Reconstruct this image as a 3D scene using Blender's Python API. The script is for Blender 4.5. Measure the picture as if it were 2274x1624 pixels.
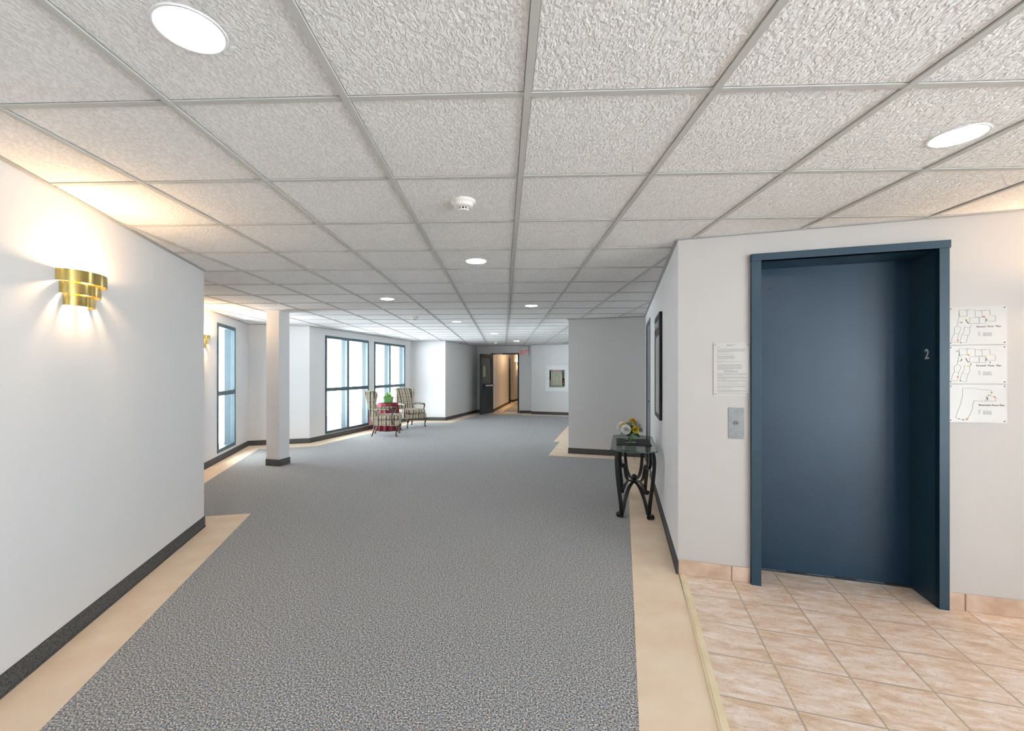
import bpy, bmesh, math, random
from mathutils import Vector, Matrix
random.seed(7)
PI = math.pi
for o in list(bpy.data.objects):
    bpy.data.objects.remove(o)
S = bpy.context.scene
C = S.collection

# ---------------------------------------------------------------- camera
CAM_Z = 1.3975
cam = bpy.data.cameras.new('camera')
cam.sensor_width = 36.0
cam.lens = 976.67 / 2274 * 36.0
cam.shift_x = (1137 - 1080.8) / 2274
cam.shift_y = (827.57 - 812) / 2274
cam.clip_start = 0.02
cam_ob = bpy.data.objects.new('camera', cam)
cam_ob.location = (0, 0, CAM_Z)
cam_ob.rotation_euler = (PI / 2, 0, 0.0372)
C.objects.link(cam_ob)
S.camera = cam_ob

# ---------------------------------------------------------------- world, exposure
W = bpy.data.worlds.new('world')
S.world = W
W.use_nodes = True
bgn = W.node_tree.nodes['Background']
bgn.inputs['Color'].default_value = (0.90, 0.955, 1.0, 1)
# an overcast sky over snow, brightest towards the low winter sun behind the cloud in the west
_nt = W.node_tree
_tc = _nt.nodes.new('ShaderNodeTexCoord')
_dp = _nt.nodes.new('ShaderNodeVectorMath'); _dp.operation = 'DOT_PRODUCT'
_dp.inputs[1].default_value = Vector((-0.90, -0.43, 0.06)).normalized()
_mx = _nt.nodes.new('ShaderNodeMath'); _mx.operation = 'MAXIMUM'; _mx.inputs[1].default_value = 0.0
_pw = _nt.nodes.new('ShaderNodeMath'); _pw.operation = 'POWER'; _pw.inputs[1].default_value = 26.0
_ma = _nt.nodes.new('ShaderNodeMath'); _ma.operation = 'MULTIPLY_ADD'; _ma.inputs[1].default_value = 13.0; _ma.inputs[2].default_value = 8.0
_nt.links.new(_tc.outputs['Generated'], _dp.inputs[0])
_nt.links.new(_dp.outputs['Value'], _mx.inputs[0])
_nt.links.new(_mx.outputs[0], _pw.inputs[0])
_nt.links.new(_pw.outputs[0], _ma.inputs[0])
# the snow below the horizon is boosted past the sky to light the ceilings
_sp = _nt.nodes.new('ShaderNodeSeparateXYZ')
_mr = _nt.nodes.new('ShaderNodeMapRange')
_mr.inputs['From Min'].default_value = -0.10
_mr.inputs['From Max'].default_value = 0.05
_mr.inputs['To Min'].default_value = 1.95
_mr.inputs['To Max'].default_value = 1.0
_fm = _nt.nodes.new('ShaderNodeMath'); _fm.operation = 'MULTIPLY'
_nt.links.new(_tc.outputs['Generated'], _sp.inputs[0])
_nt.links.new(_sp.outputs['Z'], _mr.inputs['Value'])
_nt.links.new(_mr.outputs[0], _fm.inputs[0])
_nt.links.new(_ma.outputs[0], _fm.inputs[1])
_nt.links.new(_fm.outputs[0], bgn.inputs['Strength'])
S.view_settings.view_transform = 'Standard'
S.view_settings.look = 'None'
S.view_settings.gamma = 1.0
S.view_settings.use_curve_mapping = False
S.view_settings.exposure = 0.67
S.cycles.use_denoising = True
S.cycles.denoising_prefilter = 'NONE'
S.cycles.max_bounces = 12
S.cycles.diffuse_bounces = 6
S.cycles.transparent_max_bounces = 12
S.cycles.caustics_reflective = False
S.cycles.caustics_refractive = False
S.cycles.sample_clamp_indirect = 6.0

DOWNLIGHT = 44.0       # emission of the frosted downlight discs
SCONCE_W = 11.0        # watts of each sconce bulb

# ---------------------------------------------------------------- materials
def mat(name, col=(0.8, 0.8, 0.8), rough=0.6, metal=0.0, spec=0.5, emit=None, strength=0.0, coat=0.0):
    m = bpy.data.materials.new(name)
    m.use_nodes = True
    b = m.node_tree.nodes['Principled BSDF']
    b.inputs['Base Color'].default_value = (*col, 1)
    b.inputs['Roughness'].default_value = rough
    b.inputs['Metallic'].default_value = metal
    b.inputs['Specular IOR Level'].default_value = spec
    if coat:
        b.inputs['Coat Weight'].default_value = coat
        b.inputs['Coat Roughness'].default_value = 0.05
    if emit:
        b.inputs['Emission Color'].default_value = (*emit, 1)
        b.inputs['Emission Strength'].default_value = strength
    return m

def N(m, t, **kw):
    n = m.node_tree.nodes.new(t)
    for k, v in kw.items():
        if hasattr(n, k) and k not in n.inputs:
            setattr(n, k, v)
        else:
            n.inputs[k].default_value = v
    return n

def L(m, a, b):
    m.node_tree.links.new(a, b)

def bsdf(m):
    return m.node_tree.nodes['Principled BSDF']

def ramp(m, stops, interp='LINEAR'):
    r = m.node_tree.nodes.new('ShaderNodeValToRGB')
    r.color_ramp.interpolation = interp
    e = r.color_ramp.elements
    while len(e) < len(stops):
        e.new(0.5)
    for el, (p, c) in zip(e, stops):
        el.position = p
        el.color = (*c, 1) if len(c) == 3 else c
    return r

def noisy(name, c1, c2, scale=8.0, rough=0.6, bump=0.0, bscale=None, metal=0.0, spec=0.5, detail=3.0, coat=0.0, bdist=0.01):
    """a paint / cloth / metal with a soft procedural variation between two tones"""
    m = mat(name, c1, rough, metal, spec, coat=coat)
    tc = N(m, 'ShaderNodeTexCoord')
    n = N(m, 'ShaderNodeTexNoise', Scale=scale, Detail=detail)
    L(m, tc.outputs['Object'], n.inputs['Vector'])
    r = ramp(m, [(0.3, c1), (0.7, c2)])
    L(m, n.outputs['Fac'], r.inputs['Fac'])
    L(m, r.outputs['Color'], bsdf(m).inputs['Base Color'])
    if bump:
        n2 = N(m, 'ShaderNodeTexNoise', Scale=bscale or scale * 10, Detail=2.0)
        L(m, tc.outputs['Object'], n2.inputs['Vector'])
        b = N(m, 'ShaderNodeBump', Strength=bump, Distance=bdist)
        L(m, n2.outputs['Fac'], b.inputs['Height'])
        L(m, b.outputs['Normal'], bsdf(m).inputs['Normal'])
    return m

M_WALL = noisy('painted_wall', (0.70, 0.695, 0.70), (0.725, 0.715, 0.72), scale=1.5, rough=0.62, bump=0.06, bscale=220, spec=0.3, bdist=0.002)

M_WALL_DIM = noisy('wall_paint_dimmed', (0.505, 0.475, 0.458), (0.525, 0.493, 0.475), scale=1.5, rough=0.62, bump=0.06, bscale=220, spec=0.3, bdist=0.002)  # wall paint made darker and warmer to hold back the light on the elevator wall

def ceiling_mat():
    m = mat('ceiling_tile', (0.66, 0.64, 0.625), 0.9, spec=0.15)
    tc = N(m, 'ShaderNodeTexCoord')
    mp = N(m, 'ShaderNodeMapping')
    mp.inputs['Rotation'].default_value = (0, 0, 0.5)
    mp.inputs['Scale'].default_value = (1.0, 0.6, 1.0)
    L(m, tc.outputs['Object'], mp.inputs['Vector'])
    n = N(m, 'ShaderNodeTexNoise', Scale=105.0, Detail=1.2, Distortion=0.35)
    L(m, mp.outputs['Vector'], n.inputs['Vector'])
    n2 = N(m, 'ShaderNodeTexNoise', Scale=45.0, Detail=2.0)
    L(m, tc.outputs['Object'], n2.inputs['Vector'])
    add = N(m, 'ShaderNodeMath', operation='ADD')
    hr = ramp(m, [(0.38, (0, 0, 0)), (0.60, (1, 1, 1))])
    L(m, n.outputs['Fac'], hr.inputs['Fac'])
    L(m, hr.outputs['Color'], add.inputs[0])
    mul = N(m, 'ShaderNodeMath', operation='MULTIPLY')
    mul.inputs[1].default_value = 0.35
    L(m, n2.outputs['Fac'], mul.inputs[0])
    L(m, mul.outputs[0], add.inputs[1])
    b = N(m, 'ShaderNodeBump', Strength=0.85, Distance=0.0028)
    L(m, add.outputs[0], b.inputs['Height'])
    L(m, b.outputs['Normal'], bsdf(m).inputs['Normal'])
    # pin holes and a faint tone in the creases
    v = N(m, 'ShaderNodeTexVoronoi', Scale=85.0)
    L(m, tc.outputs['Object'], v.inputs['Vector'])
    vr = ramp(m, [(0.075, (1, 1, 1)), (0.12, (0, 0, 0))])
    L(m, v.outputs['Distance'], vr.inputs['Fac'])
    gate = N(m, 'ShaderNodeTexNoise', Scale=70.0, Detail=0.0)
    L(m, tc.outputs['Object'], gate.inputs['Vector'])
    gr = ramp(m, [(0.5, (0, 0, 0)), (0.56, (1, 1, 1))])
    L(m, gate.outputs['Fac'], gr.inputs['Fac'])
    mm = N(m, 'ShaderNodeMath', operation='MULTIPLY')
    L(m, vr.outputs['Color'], mm.inputs[0])
    L(m, gr.outputs['Color'], mm.inputs[1])
    base = ramp(m, [(0.35, (0.74, 0.73, 0.725)), (0.6, (0.86, 0.85, 0.845))])
    L(m, n.outputs['Fac'], base.inputs['Fac'])
    mix = N(m, 'ShaderNodeMixRGB')
    mix.inputs['Color2'].default_value = (0.10, 0.08, 0.07, 1)
    L(m, mm.outputs[0], mix.inputs['Fac'])
    L(m, base.outputs['Color'], mix.inputs['Color1'])
    L(m, mix.outputs['Color'], bsdf(m).inputs['Base Color'])
    return m
M_CEIL = ceiling_mat()
M_GRID = mat('ceiling_grid_metal', (0.52, 0.52, 0.50), 0.8, spec=0.12)
M_GAP_SHADE = mat('tile_gap_shade', (0.30, 0.285, 0.26), 0.95, spec=0.05)  # dark colour painted in for the shade between tile and bar
M_ANGLE = mat('wall_angle_metal', (0.36, 0.36, 0.36), 0.5, spec=0.4)

def carpet_mat():
    m = mat('loop_carpet', (0.2, 0.2, 0.21), 0.95, spec=0.1)
    tc = N(m, 'ShaderNodeTexCoord')
    n = N(m, 'ShaderNodeTexNoise', Scale=135.0, Detail=2.5, Roughness=0.65)
    L(m, tc.outputs['Object'], n.inputs['Vector'])
    r = ramp(m, [(0.34, (0.035, 0.036, 0.042)), (0.43, (0.15, 0.155, 0.165)), (0.5, (0.30, 0.302, 0.305)), (0.565, (0.45, 0.445, 0.435)), (0.66, (0.85, 0.83, 0.79))])
    L(m, n.outputs['Fac'], r.inputs['Fac'])
    n3 = N(m, 'ShaderNodeTexNoise', Scale=80.0, Detail=1.0)
    L(m, tc.outputs['Object'], n3.inputs['Vector'])
    tint = ramp(m, [(0.34, (0.84, 0.95, 1.12)), (0.5, (1, 1, 1)), (0.66, (1.12, 1.0, 0.88))])
    L(m, n3.outputs['Fac'], tint.inputs['Fac'])
    mx = N(m, 'ShaderNodeMixRGB', blend_type='MULTIPLY')
    mx.inputs['Fac'].default_value = 1.0
    L(m, r.outputs['Color'], mx.inputs['Color1'])
    L(m, tint.outputs['Color'], mx.inputs['Color2'])
    L(m, mx.outputs['Color'], bsdf(m).inputs['Base Color'])
    b = N(m, 'ShaderNodeBump', Strength=0.8, Distance=0.005)
    L(m, n.outputs['Fac'], b.inputs['Height'])
    L(m, b.outputs['Normal'], bsdf(m).inputs['Normal'])
    bsdf(m).inputs['Sheen Weight'].default_value = 0.15
    return m
M_CARPET = carpet_mat()
M_BORDER = noisy('beige_border_carpet', (0.76, 0.59, 0.44), (0.82, 0.68, 0.53), scale=5, rough=0.85, bump=0.15, bscale=260, spec=0.15, bdist=0.002)
M_EDGE = noisy('beige_vinyl_edge', (0.72, 0.60, 0.38), (0.80, 0.70, 0.50), scale=9, rough=0.4)
M_BASE = noisy('charcoal_carpet_base', (0.032, 0.034, 0.038), (0.16, 0.156, 0.152), scale=170, rough=0.9, bump=0.5, bscale=260, spec=0.1, bdist=0.003, detail=2.0)
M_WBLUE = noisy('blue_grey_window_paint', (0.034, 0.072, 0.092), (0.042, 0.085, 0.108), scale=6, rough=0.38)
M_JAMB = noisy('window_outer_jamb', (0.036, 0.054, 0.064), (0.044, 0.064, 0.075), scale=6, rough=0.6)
M_EBLUE = noisy('elevator_blue_enamel', (0.009, 0.033, 0.066), (0.012, 0.038, 0.073), scale=3, rough=0.36, bump=0.04, bscale=500, spec=0.42, bdist=0.001)
M_EFRAME = noisy('elevator_frame_enamel', (0.011, 0.040, 0.066), (0.014, 0.045, 0.074), scale=4, rough=0.4, spec=0.42)
M_DOORD = noisy('dark_green_grey_door_paint', (0.016, 0.030, 0.038), (0.021, 0.036, 0.045), scale=4, rough=0.6)
M_DOORG = noisy('grey_door_paint', (0.13, 0.135, 0.15), (0.15, 0.155, 0.17), scale=4, rough=0.45)
M_WHITE = noisy('white_enamel', (0.74, 0.76, 0.76), (0.78, 0.79, 0.79), scale=5, rough=0.35)
M_PLASTIC = noisy('ivory_plastic', (0.76, 0.73, 0.68), (0.80, 0.775, 0.73), scale=9, rough=0.4)
M_SLOT = mat('dark_slot', (0.02, 0.02, 0.02), 0.6)
M_STEEL = noisy('brushed_steel', (0.20, 0.205, 0.21), (0.27, 0.275, 0.28), scale=40, rough=0.38, metal=0.9)
M_BRASS = noisy('polished_brass', (0.66, 0.50, 0.17), (0.72, 0.56, 0.22), scale=20, rough=0.2, metal=1.0)
M_IRON = noisy('black_wrought_iron', (0.012, 0.012, 0.012), (0.02, 0.02, 0.019), scale=30, rough=0.42, spec=0.5)
M_BLACK = noisy('black_lacquer', (0.010, 0.010, 0.010), (0.015, 0.014, 0.013), scale=12, rough=0.45, spec=0.25)
M_MAT = noisy('black_woven_mat', (0.012, 0.012, 0.012), (0.024, 0.023, 0.022), scale=120, rough=0.8, bump=0.3, bscale=350, bdist=0.002)
M_LAMP = mat('frosted_lamp', (0.9, 0.9, 0.9), 0.5, emit=(1.0, 0.985, 0.96), strength=DOWNLIGHT)
M_BULB = mat('warm_bulb', (0.9, 0.8, 0.6), 0.5, emit=(1.0, 0.72, 0.40), strength=38.0)
M_WOOD = noisy('dark_mahogany', (0.045, 0.014, 0.008), (0.09, 0.028, 0.014), scale=14, rough=0.3, coat=0.4)
M_CLOTH = noisy('crimson_cloth', (0.15, 0.008, 0.022), (0.19, 0.012, 0.030), scale=5, rough=0.75, bump=0.1, bscale=300, bdist=0.002)
M_POT = noisy('green_ceramic', (0.13, 0.28, 0.09), (0.16, 0.32, 0.11), scale=7, rough=0.25)
M_SAUCER = noisy('dark_green_ceramic', (0.04, 0.12, 0.06), (0.06, 0.16, 0.08), scale=7, rough=0.25)
M_SOIL = noisy('potting_soil', (0.02, 0.014, 0.01), (0.05, 0.035, 0.025), scale=60, rough=0.95, bump=0.6, bscale=120)
M_LEAF = noisy('fresh_leaf', (0.10, 0.32, 0.03), (0.25, 0.50, 0.06), scale=12, rough=0.45)
M_LEAFD = noisy('dark_leaf', (0.018, 0.050, 0.022), (0.05, 0.11, 0.04), scale=20, rough=0.5)
M_YEL = noisy('yellow_petal', (0.96, 0.80, 0.05), (0.97, 0.88, 0.22), scale=35, rough=0.6)
M_YELC = noisy('golden_petal', (0.90, 0.44, 0.01), (0.92, 0.58, 0.02), scale=35, rough=0.6)
M_WHT = noisy('white_petal', (0.90, 0.88, 0.87), (0.93, 0.93, 0.90), scale=35, rough=0.6)
M_PAPER = noisy('laminated_paper', (0.55, 0.53, 0.51), (0.58, 0.56, 0.54), scale=4, rough=0.16, spec=0.22)
M_INK = mat('brown_black_ink', (0.10, 0.075, 0.06), 0.5)
M_INKG = mat('grey_ink', (0.17, 0.16, 0.155), 0.5)
M_DOT_Y = mat('yellow_dot', (0.75, 0.58, 0.03), 0.5)
M_DOT_R = mat('red_dot', (0.45, 0.04, 0.05), 0.5)
M_DOT_G = mat('green_dot', (0.05, 0.22, 0.12), 0.5)
M_DOT_B = mat('blue_dot', (0.10, 0.12, 0.40), 0.5)
M_SCREW = mat('screw_metal', (0.18, 0.17, 0.15), 0.35, metal=0.8)
M_HOSE = noisy('canvas_hose', (0.44, 0.43, 0.33), (0.56, 0.55, 0.44), scale=14, rough=0.85, bump=0.4, bscale=90)
M_REDLIT = mat('exit_red', (0.50, 0.008, 0.02), 0.4, emit=(1.0, 0.03, 0.05), strength=0.12)
M_RED = mat('red_enamel', (0.5, 0.02, 0.02), 0.4)
M_MIRROR = mat('silvered_glass', (0.86, 0.90, 0.86), 0.04, metal=1.0)

def glass_mat(name, tint=(0.93, 0.98, 0.95), gloss=0.10, rough=0.0):
    m = bpy.data.materials.new(name)
    m.use_nodes = True
    nt = m.node_tree
    nt.nodes.clear()
    out = nt.nodes.new('ShaderNodeOutputMaterial')
    tr = nt.nodes.new('ShaderNodeBsdfTransparent')
    tr.inputs['Color'].default_value = (*tint, 1)
    gl = nt.nodes.new('ShaderNodeBsdfGlossy')
    gl.inputs['Roughness'].default_value = rough
    lw = nt.nodes.new('ShaderNodeLayerWeight')
    lw.inputs['Blend'].default_value = 0.18
    mu = nt.nodes.new('ShaderNodeMath')
    mu.operation = 'MULTIPLY_ADD'
    mu.inputs[1].default_value = 0.75 if gloss > 0.05 else 0.25
    mu.inputs[2].default_value = gloss * 0.3 if gloss > 0.05 else 0.0
    mx = nt.nodes.new('ShaderNodeMixShader')
    nt.links.new(lw.outputs['Fresnel'], mu.inputs[0])
    nt.links.new(mu.outputs[0], mx.inputs['Fac'])
    nt.links.new(tr.outputs[0], mx.inputs[1])
    nt.links.new(gl.outputs[0], mx.inputs[2])
    nt.links.new(mx.outputs[0], out.inputs['Surface'])
    return m
def clear_pane(name, tint):
    m = bpy.data.materials.new(name)
    m.use_nodes = True
    nt = m.node_tree
    nt.nodes.clear()
    out = nt.nodes.new('ShaderNodeOutputMaterial')
    tr = nt.nodes.new('ShaderNodeBsdfTransparent')
    tr.inputs['Color'].default_value = (*tint, 1)
    nt.links.new(tr.outputs[0], out.inputs['Surface'])
    return m
M_GLASS = clear_pane('window_glass', (0.93, 0.96, 0.965))
M_TGLASS = glass_mat('table_glass', (0.86, 0.93, 0.90), 0.14)
M_GEDGE = mat('glass_edge', (0.05, 0.16, 0.13), 0.15, spec=0.8)
M_VGLASS = glass_mat('vase_glass', (0.86, 0.93, 0.88), 0.25)
M_WATER = glass_mat('vase_water', (0.74, 0.84, 0.75), 0.1)
M_DGLASS = mat('wired_door_glass', (0.09, 0.11, 0.11), 0.12, spec=0.6)

def tile_mat():
    """stone-look ceramic; the object's own coordinates run along the tile courses"""
    m = mat('travertine_tile', (0.6, 0.45, 0.36), 0.38, spec=0.4)
    tc = N(m, 'ShaderNodeTexCoord')
    mp = N(m, 'ShaderNodeMapping')
    mp.inputs['Scale'].default_value = (3.2, 9.0, 1.0)
    L(m, tc.outputs['Object'], mp.inputs['Vector'])
    n = N(m, 'ShaderNodeTexNoise', Scale=2.3, Detail=8.0, Roughness=0.74, Distortion=0.5)
    L(m, mp.outputs['Vector'], n.inputs['Vector'])
    # tile index gives every tile its own tone and vein offset
    sep = N(m, 'ShaderNodeSeparateXYZ')
    L(m, tc.outputs['Object'], sep.inputs[0])
    P = 0.3045
    cells, edges = [], []
    for ax, off in ((0, 0.3315), (1, 0.030)):
        a = N(m, 'ShaderNodeMath', operation='SUBTRACT')
        a.inputs[1].default_value = off
        L(m, sep.outputs[ax], a.inputs[0])
        d = N(m, 'ShaderNodeMath', operation='DIVIDE')
        d.inputs[1].default_value = P
        L(m, a.outputs[0], d.inputs[0])
        fl = N(m, 'ShaderNodeMath', operation='FLOOR')
        L(m, d.outputs[0], fl.inputs[0])
        cells.append(fl)
        fr = N(m, 'ShaderNodeMath', operation='FRACT')
        L(m, d.outputs[0], fr.inputs[0])
        s = N(m, 'ShaderNodeMath', operation='SUBTRACT')
        s.inputs[1].default_value = 0.5
        L(m, fr.outputs[0], s.inputs[0])
        ab = N(m, 'ShaderNodeMath', operation='ABSOLUTE')
        L(m, s.outputs[0], ab.inputs[0])
        edges.append(ab)
    comb = N(m, 'ShaderNodeCombineXYZ')
    L(m, cells[0].outputs[0], comb.inputs[0])
    L(m, cells[1].outputs[0], comb.inputs[1])
    wn = N(m, 'ShaderNodeTexWhiteNoise')
    L(m, comb.outputs[0], wn.inputs['Vector'])
    sc = N(m, 'ShaderNodeVectorMath', operation='SCALE')
    sc.inputs['Scale'].default_value = 7.0
    L(m, wn.outputs['Color'], sc.inputs[0])
    va = N(m, 'ShaderNodeVectorMath', operation='ADD')
    L(m, mp.outputs['Vector'], va.inputs[0])
    L(m, sc.outputs[0], va.inputs[1])
    L(m, va.outputs[0], n.inputs['Vector'])
    r = ramp(m, [(0.32, (0.54, 0.36, 0.235)), (0.45, (0.68, 0.515, 0.39)), (0.54, (0.76, 0.63, 0.54)), (0.66, (0.86, 0.785, 0.73))])
    L(m, n.outputs['Fac'], r.inputs['Fac'])
    # pits
    pv = N(m, 'ShaderNodeTexNoise', Scale=42.0, Detail=2.0)
    L(m, va.outputs[0], pv.inputs['Vector'])
    pv2 = N(m, 'ShaderNodeTexNoise', Scale=95.0, Detail=1.0)
    L(m, tc.outputs['Object'], pv2.inputs['Vector'])
    pr = ramp(m, [(0.69, (0, 0, 0)), (0.74, (0.8, 0.8, 0.8))])
    L(m, pv2.outputs['Fac'], pr.inputs['Fac'])
    mix1 = N(m, 'ShaderNodeMixRGB')
    mix1.inputs['Color2'].default_value = (0.46, 0.30, 0.19, 1)
    L(m, pr.outputs['Color'], mix1.inputs['Fac'])
    L(m, r.outputs['Color'], mix1.inputs['Color1'])
    mx = N(m, 'ShaderNodeMath', operation='MAXIMUM')
    L(m, edges[0].outputs[0], mx.inputs[0])
    L(m, edges[1].outputs[0], mx.inputs[1])
    g = ramp(m, [(0.4865, (0, 0, 0)), (0.4900, (1, 1, 1))])
    L(m, mx.outputs[0], g.inputs['Fac'])
    mix2 = N(m, 'ShaderNodeMixRGB')
    mix2.inputs['Color2'].default_value = (0.44, 0.37, 0.29, 1)
    L(m, g.outputs['Color'], mix2.inputs['Fac'])
    L(m, mix1.outputs['Color'], mix2.inputs['Color1'])
    L(m, mix2.outputs['Color'], bsdf(m).inputs['Base Color'])
    gi = N(m, 'ShaderNodeMath', operation='SUBTRACT')
    gi.inputs[0].default_value = 1.0
    L(m, g.outputs['Color'], gi.inputs[1])
    b = N(m, 'ShaderNodeBump', Strength=0.6, Distance=0.003)
    L(m, gi.outputs[0], b.inputs['Height'])
    L(m, b.outputs['Normal'], bsdf(m).inputs['Normal'])
    return m
M_TILE = tile_mat()
M_TBASE = noisy('travertine_base_tile', (0.46, 0.31, 0.22), (0.66, 0.51, 0.41), scale=9, rough=0.4, detail=6.0)

def plaid_mat():
    m = mat('plaid_upholstery', (0.6, 0.55, 0.45), 0.85, spec=0.15)
    tc = N(m, 'ShaderNodeTexCoord')
    sep = N(m, 'ShaderNodeSeparateXYZ')
    L(m, tc.outputs['Object'], sep.inputs[0])
    sn = N(m, 'ShaderNodeSeparateXYZ')
    L(m, tc.outputs['Normal'], sn.inputs[0])
    ab = N(m, 'ShaderNodeMath', operation='ABSOLUTE')
    L(m, sn.outputs[1], ab.inputs[0])
    gt = N(m, 'ShaderNodeMath', operation='GREATER_THAN')
    gt.inputs[1].default_value = 0.72
    L(m, ab.outputs[0], gt.inputs[0])
    mixc = N(m, 'ShaderNodeMix')
    L(m, gt.outputs[0], mixc.inputs[0])
    L(m, sep.outputs[1], mixc.inputs[2])
    L(m, sep.outputs[0], mixc.inputs[3])
    cream, navy, green, maroon, gold = (0.60, 0.54, 0.43), (0.045, 0.055, 0.085), (0.15, 0.165, 0.09), (0.25, 0.13, 0.12), (0.46, 0.38, 0.16)
    stops = [(0.0, cream), (0.17, green), (0.22, navy), (0.38, cream), (0.56, gold), (0.62, maroon), (0.78, cream), (0.92, green)]
    def stripes(sock, period, off):
        a = N(m, 'ShaderNodeMath', operation='MULTIPLY_ADD')
        a.inputs[1].default_value = 1 / period
        a.inputs[2].default_value = off
        L(m, sock, a.inputs[0])
        f = N(m, 'ShaderNodeMath', operation='FRACT')
        L(m, a.outputs[0], f.inputs[0])
        r = ramp(m, stops, 'CONSTANT')
        L(m, f.outputs[0], r.inputs['Fac'])
        return r
    s1 = stripes(mixc.outputs[0], 0.17, 5.1)
    s2 = stripes(sep.outputs[2], 0.19, 3.3)
    mx = N(m, 'ShaderNodeMixRGB')
    mx.inputs['Fac'].default_value = 0.14
    L(m, s1.outputs['Color'], mx.inputs['Color1'])
    L(m, s2.outputs['Color'], mx.inputs['Color2'])
    L(m, mx.outputs['Color'], bsdf(m).inputs['Base Color'])
    n2 = N(m, 'ShaderNodeTexNoise', Scale=260.0)
    L(m, tc.outputs['Object'], n2.inputs['Vector'])
    b = N(m, 'ShaderNodeBump', Strength=0.3, Distance=0.002)
    L(m, n2.outputs['Fac'], b.inputs['Height'])
    L(m, b.outputs['Normal'], bsdf(m).inputs['Normal'])
    return m
M_PLAID = plaid_mat()

# ---------------------------------------------------------------- mesh helpers
def obj(name, bm, m, parent=None, smooth=False, bevel=0.0, seg=2):
    bmesh.ops.recalc_face_normals(bm, faces=bm.faces)
    me = bpy.data.meshes.new(name)
    bm.to_mesh(me)
    bm.free()
    me.materials.append(m)
    if smooth:
        for p in me.polygons:
            p.use_smooth = True
        if hasattr(me, 'set_sharp_from_angle'):
            me.set_sharp_from_angle(angle=math.radians(42))
    o = bpy.data.objects.new(name, me)
    C.objects.link(o)
    if parent is not None:
        o.parent = parent
    if bevel:
        b = o.modifiers.new('bevel', 'BEVEL')
        b.width = bevel
        b.segments = seg
        b.limit_method = 'ANGLE'
    return o

def struct(o):
    o['kind'] = 'structure'
    return o

def tag(o, label, cat, group=None):
    o['label'] = label
    o['category'] = cat
    if group:
        o['group'] = group
    return o

def empty(name, loc=(0, 0, 0), rz=0.0):
    o = bpy.data.objects.new(name, None)
    o.empty_display_size = 0.1
    o.location = loc
    o.rotation_euler = (0, 0, rz)
    C.objects.link(o)
    return o

def box(bm, x0, x1, y0, y1, z0, z1, M=None):
    vs = [Vector((x, y, z)) for x in (x0, x1) for y in (y0, y1) for z in (z0, z1)]
    if M:
        vs = [M @ v for v in vs]
    v = [bm.verts.new(p) for p in vs]
    for f in ((0, 1, 3, 2), (4, 6, 7, 5), (0, 4, 5, 1), (2, 3, 7, 6), (0, 2, 6, 4), (1, 5, 7, 3)):
        bm.faces.new([v[i] for i in f])

def prism(bm, pts, z0, z1):
    a = [bm.verts.new((x, y, z0)) for x, y in pts]
    b = [bm.verts.new((x, y, z1)) for x, y in pts]
    bm.faces.new(a)
    bm.faces.new(b)
    n = len(pts)
    for i in range(n):
        bm.faces.new([a[i], a[(i + 1) % n], b[(i + 1) % n], b[i]])

def lathe(bm, prof, seg=32, cx=0, cy=0, wob=None):
    """prof: list of (r, z); open at both ends unless r = 0"""
    rings = []
    for r, z in prof:
        if r < 1e-6:
            rings.append([bm.verts.new((cx, cy, z))])
        else:
            ring = []
            for i in range(seg):
                a = 2 * PI * i / seg
                rr = r * (1 + (wob(a, z) if wob else 0))
                ring.append(bm.verts.new((cx + rr * math.cos(a), cy + rr * math.sin(a), z)))
            rings.append(ring)
    for A, B in zip(rings, rings[1:]):
        for i in range(seg):
            j = (i + 1) % seg
            if len(A) == 1 and len(B) == 1:
                continue
            if len(A) == 1:
                bm.faces.new([A[0], B[i], B[j]])
            elif len(B) == 1:
                bm.faces.new([A[i], A[j], B[0]])
            else:
                bm.faces.new([A[i], A[j], B[j], B[i]])

def smooth_path(pts, n=6):
    P = [Vector(p) for p in pts]
    out = []
    for i in range(len(P) - 1):
        p0, p1, p2, p3 = P[max(i - 1, 0)], P[i], P[i + 1], P[min(i + 2, len(P) - 1)]
        for k in range(n):
            t = k / n
            out.append(0.5 * ((2 * p1) + (p2 - p0) * t + (2 * p0 - 5 * p1 + 4 * p2 - p3) * t * t + (3 * p1 - p0 - 3 * p2 + p3) * t ** 3))
    out.append(P[-1])
    return out

def tube(bm, pts, radii, seg=10, n=6, sx=1.0):
    path = smooth_path(pts, n)
    if not hasattr(radii, '__len__'):
        radii = [radii] * len(pts)
    m = len(pts) - 1
    rings = []
    ref = Vector((0, 0, 1))
    for i, p in enumerate(path):
        t = i / n
        k = min(int(t), m - 1)
        f = t - k
        r = radii[k] * (1 - f) + radii[k + 1] * f
        d = (path[min(i + 1, len(path) - 1)] - path[max(i - 1, 0)]).normalized()
        if abs(d.dot(ref)) > 0.95:
            a = d.cross(Vector((0, 1, 0))).normalized()
        else:
            a = d.cross(ref).normalized()
        if rings and a.dot(last) < 0:
            a = -a
        last = a
        b = d.cross(a).normalized()
        rings.append([bm.verts.new(p + r * (sx * math.cos(2 * PI * j / seg) * a + math.sin(2 * PI * j / seg) * b)) for j in range(seg)])
    for A, B in zip(rings, rings[1:]):
        for j in range(seg):
            k = (j + 1) % seg
            bm.faces.new([A[j], A[k], B[k], B[j]])
    bm.faces.new(rings[0])
    bm.faces.new(rings[-1])

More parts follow.
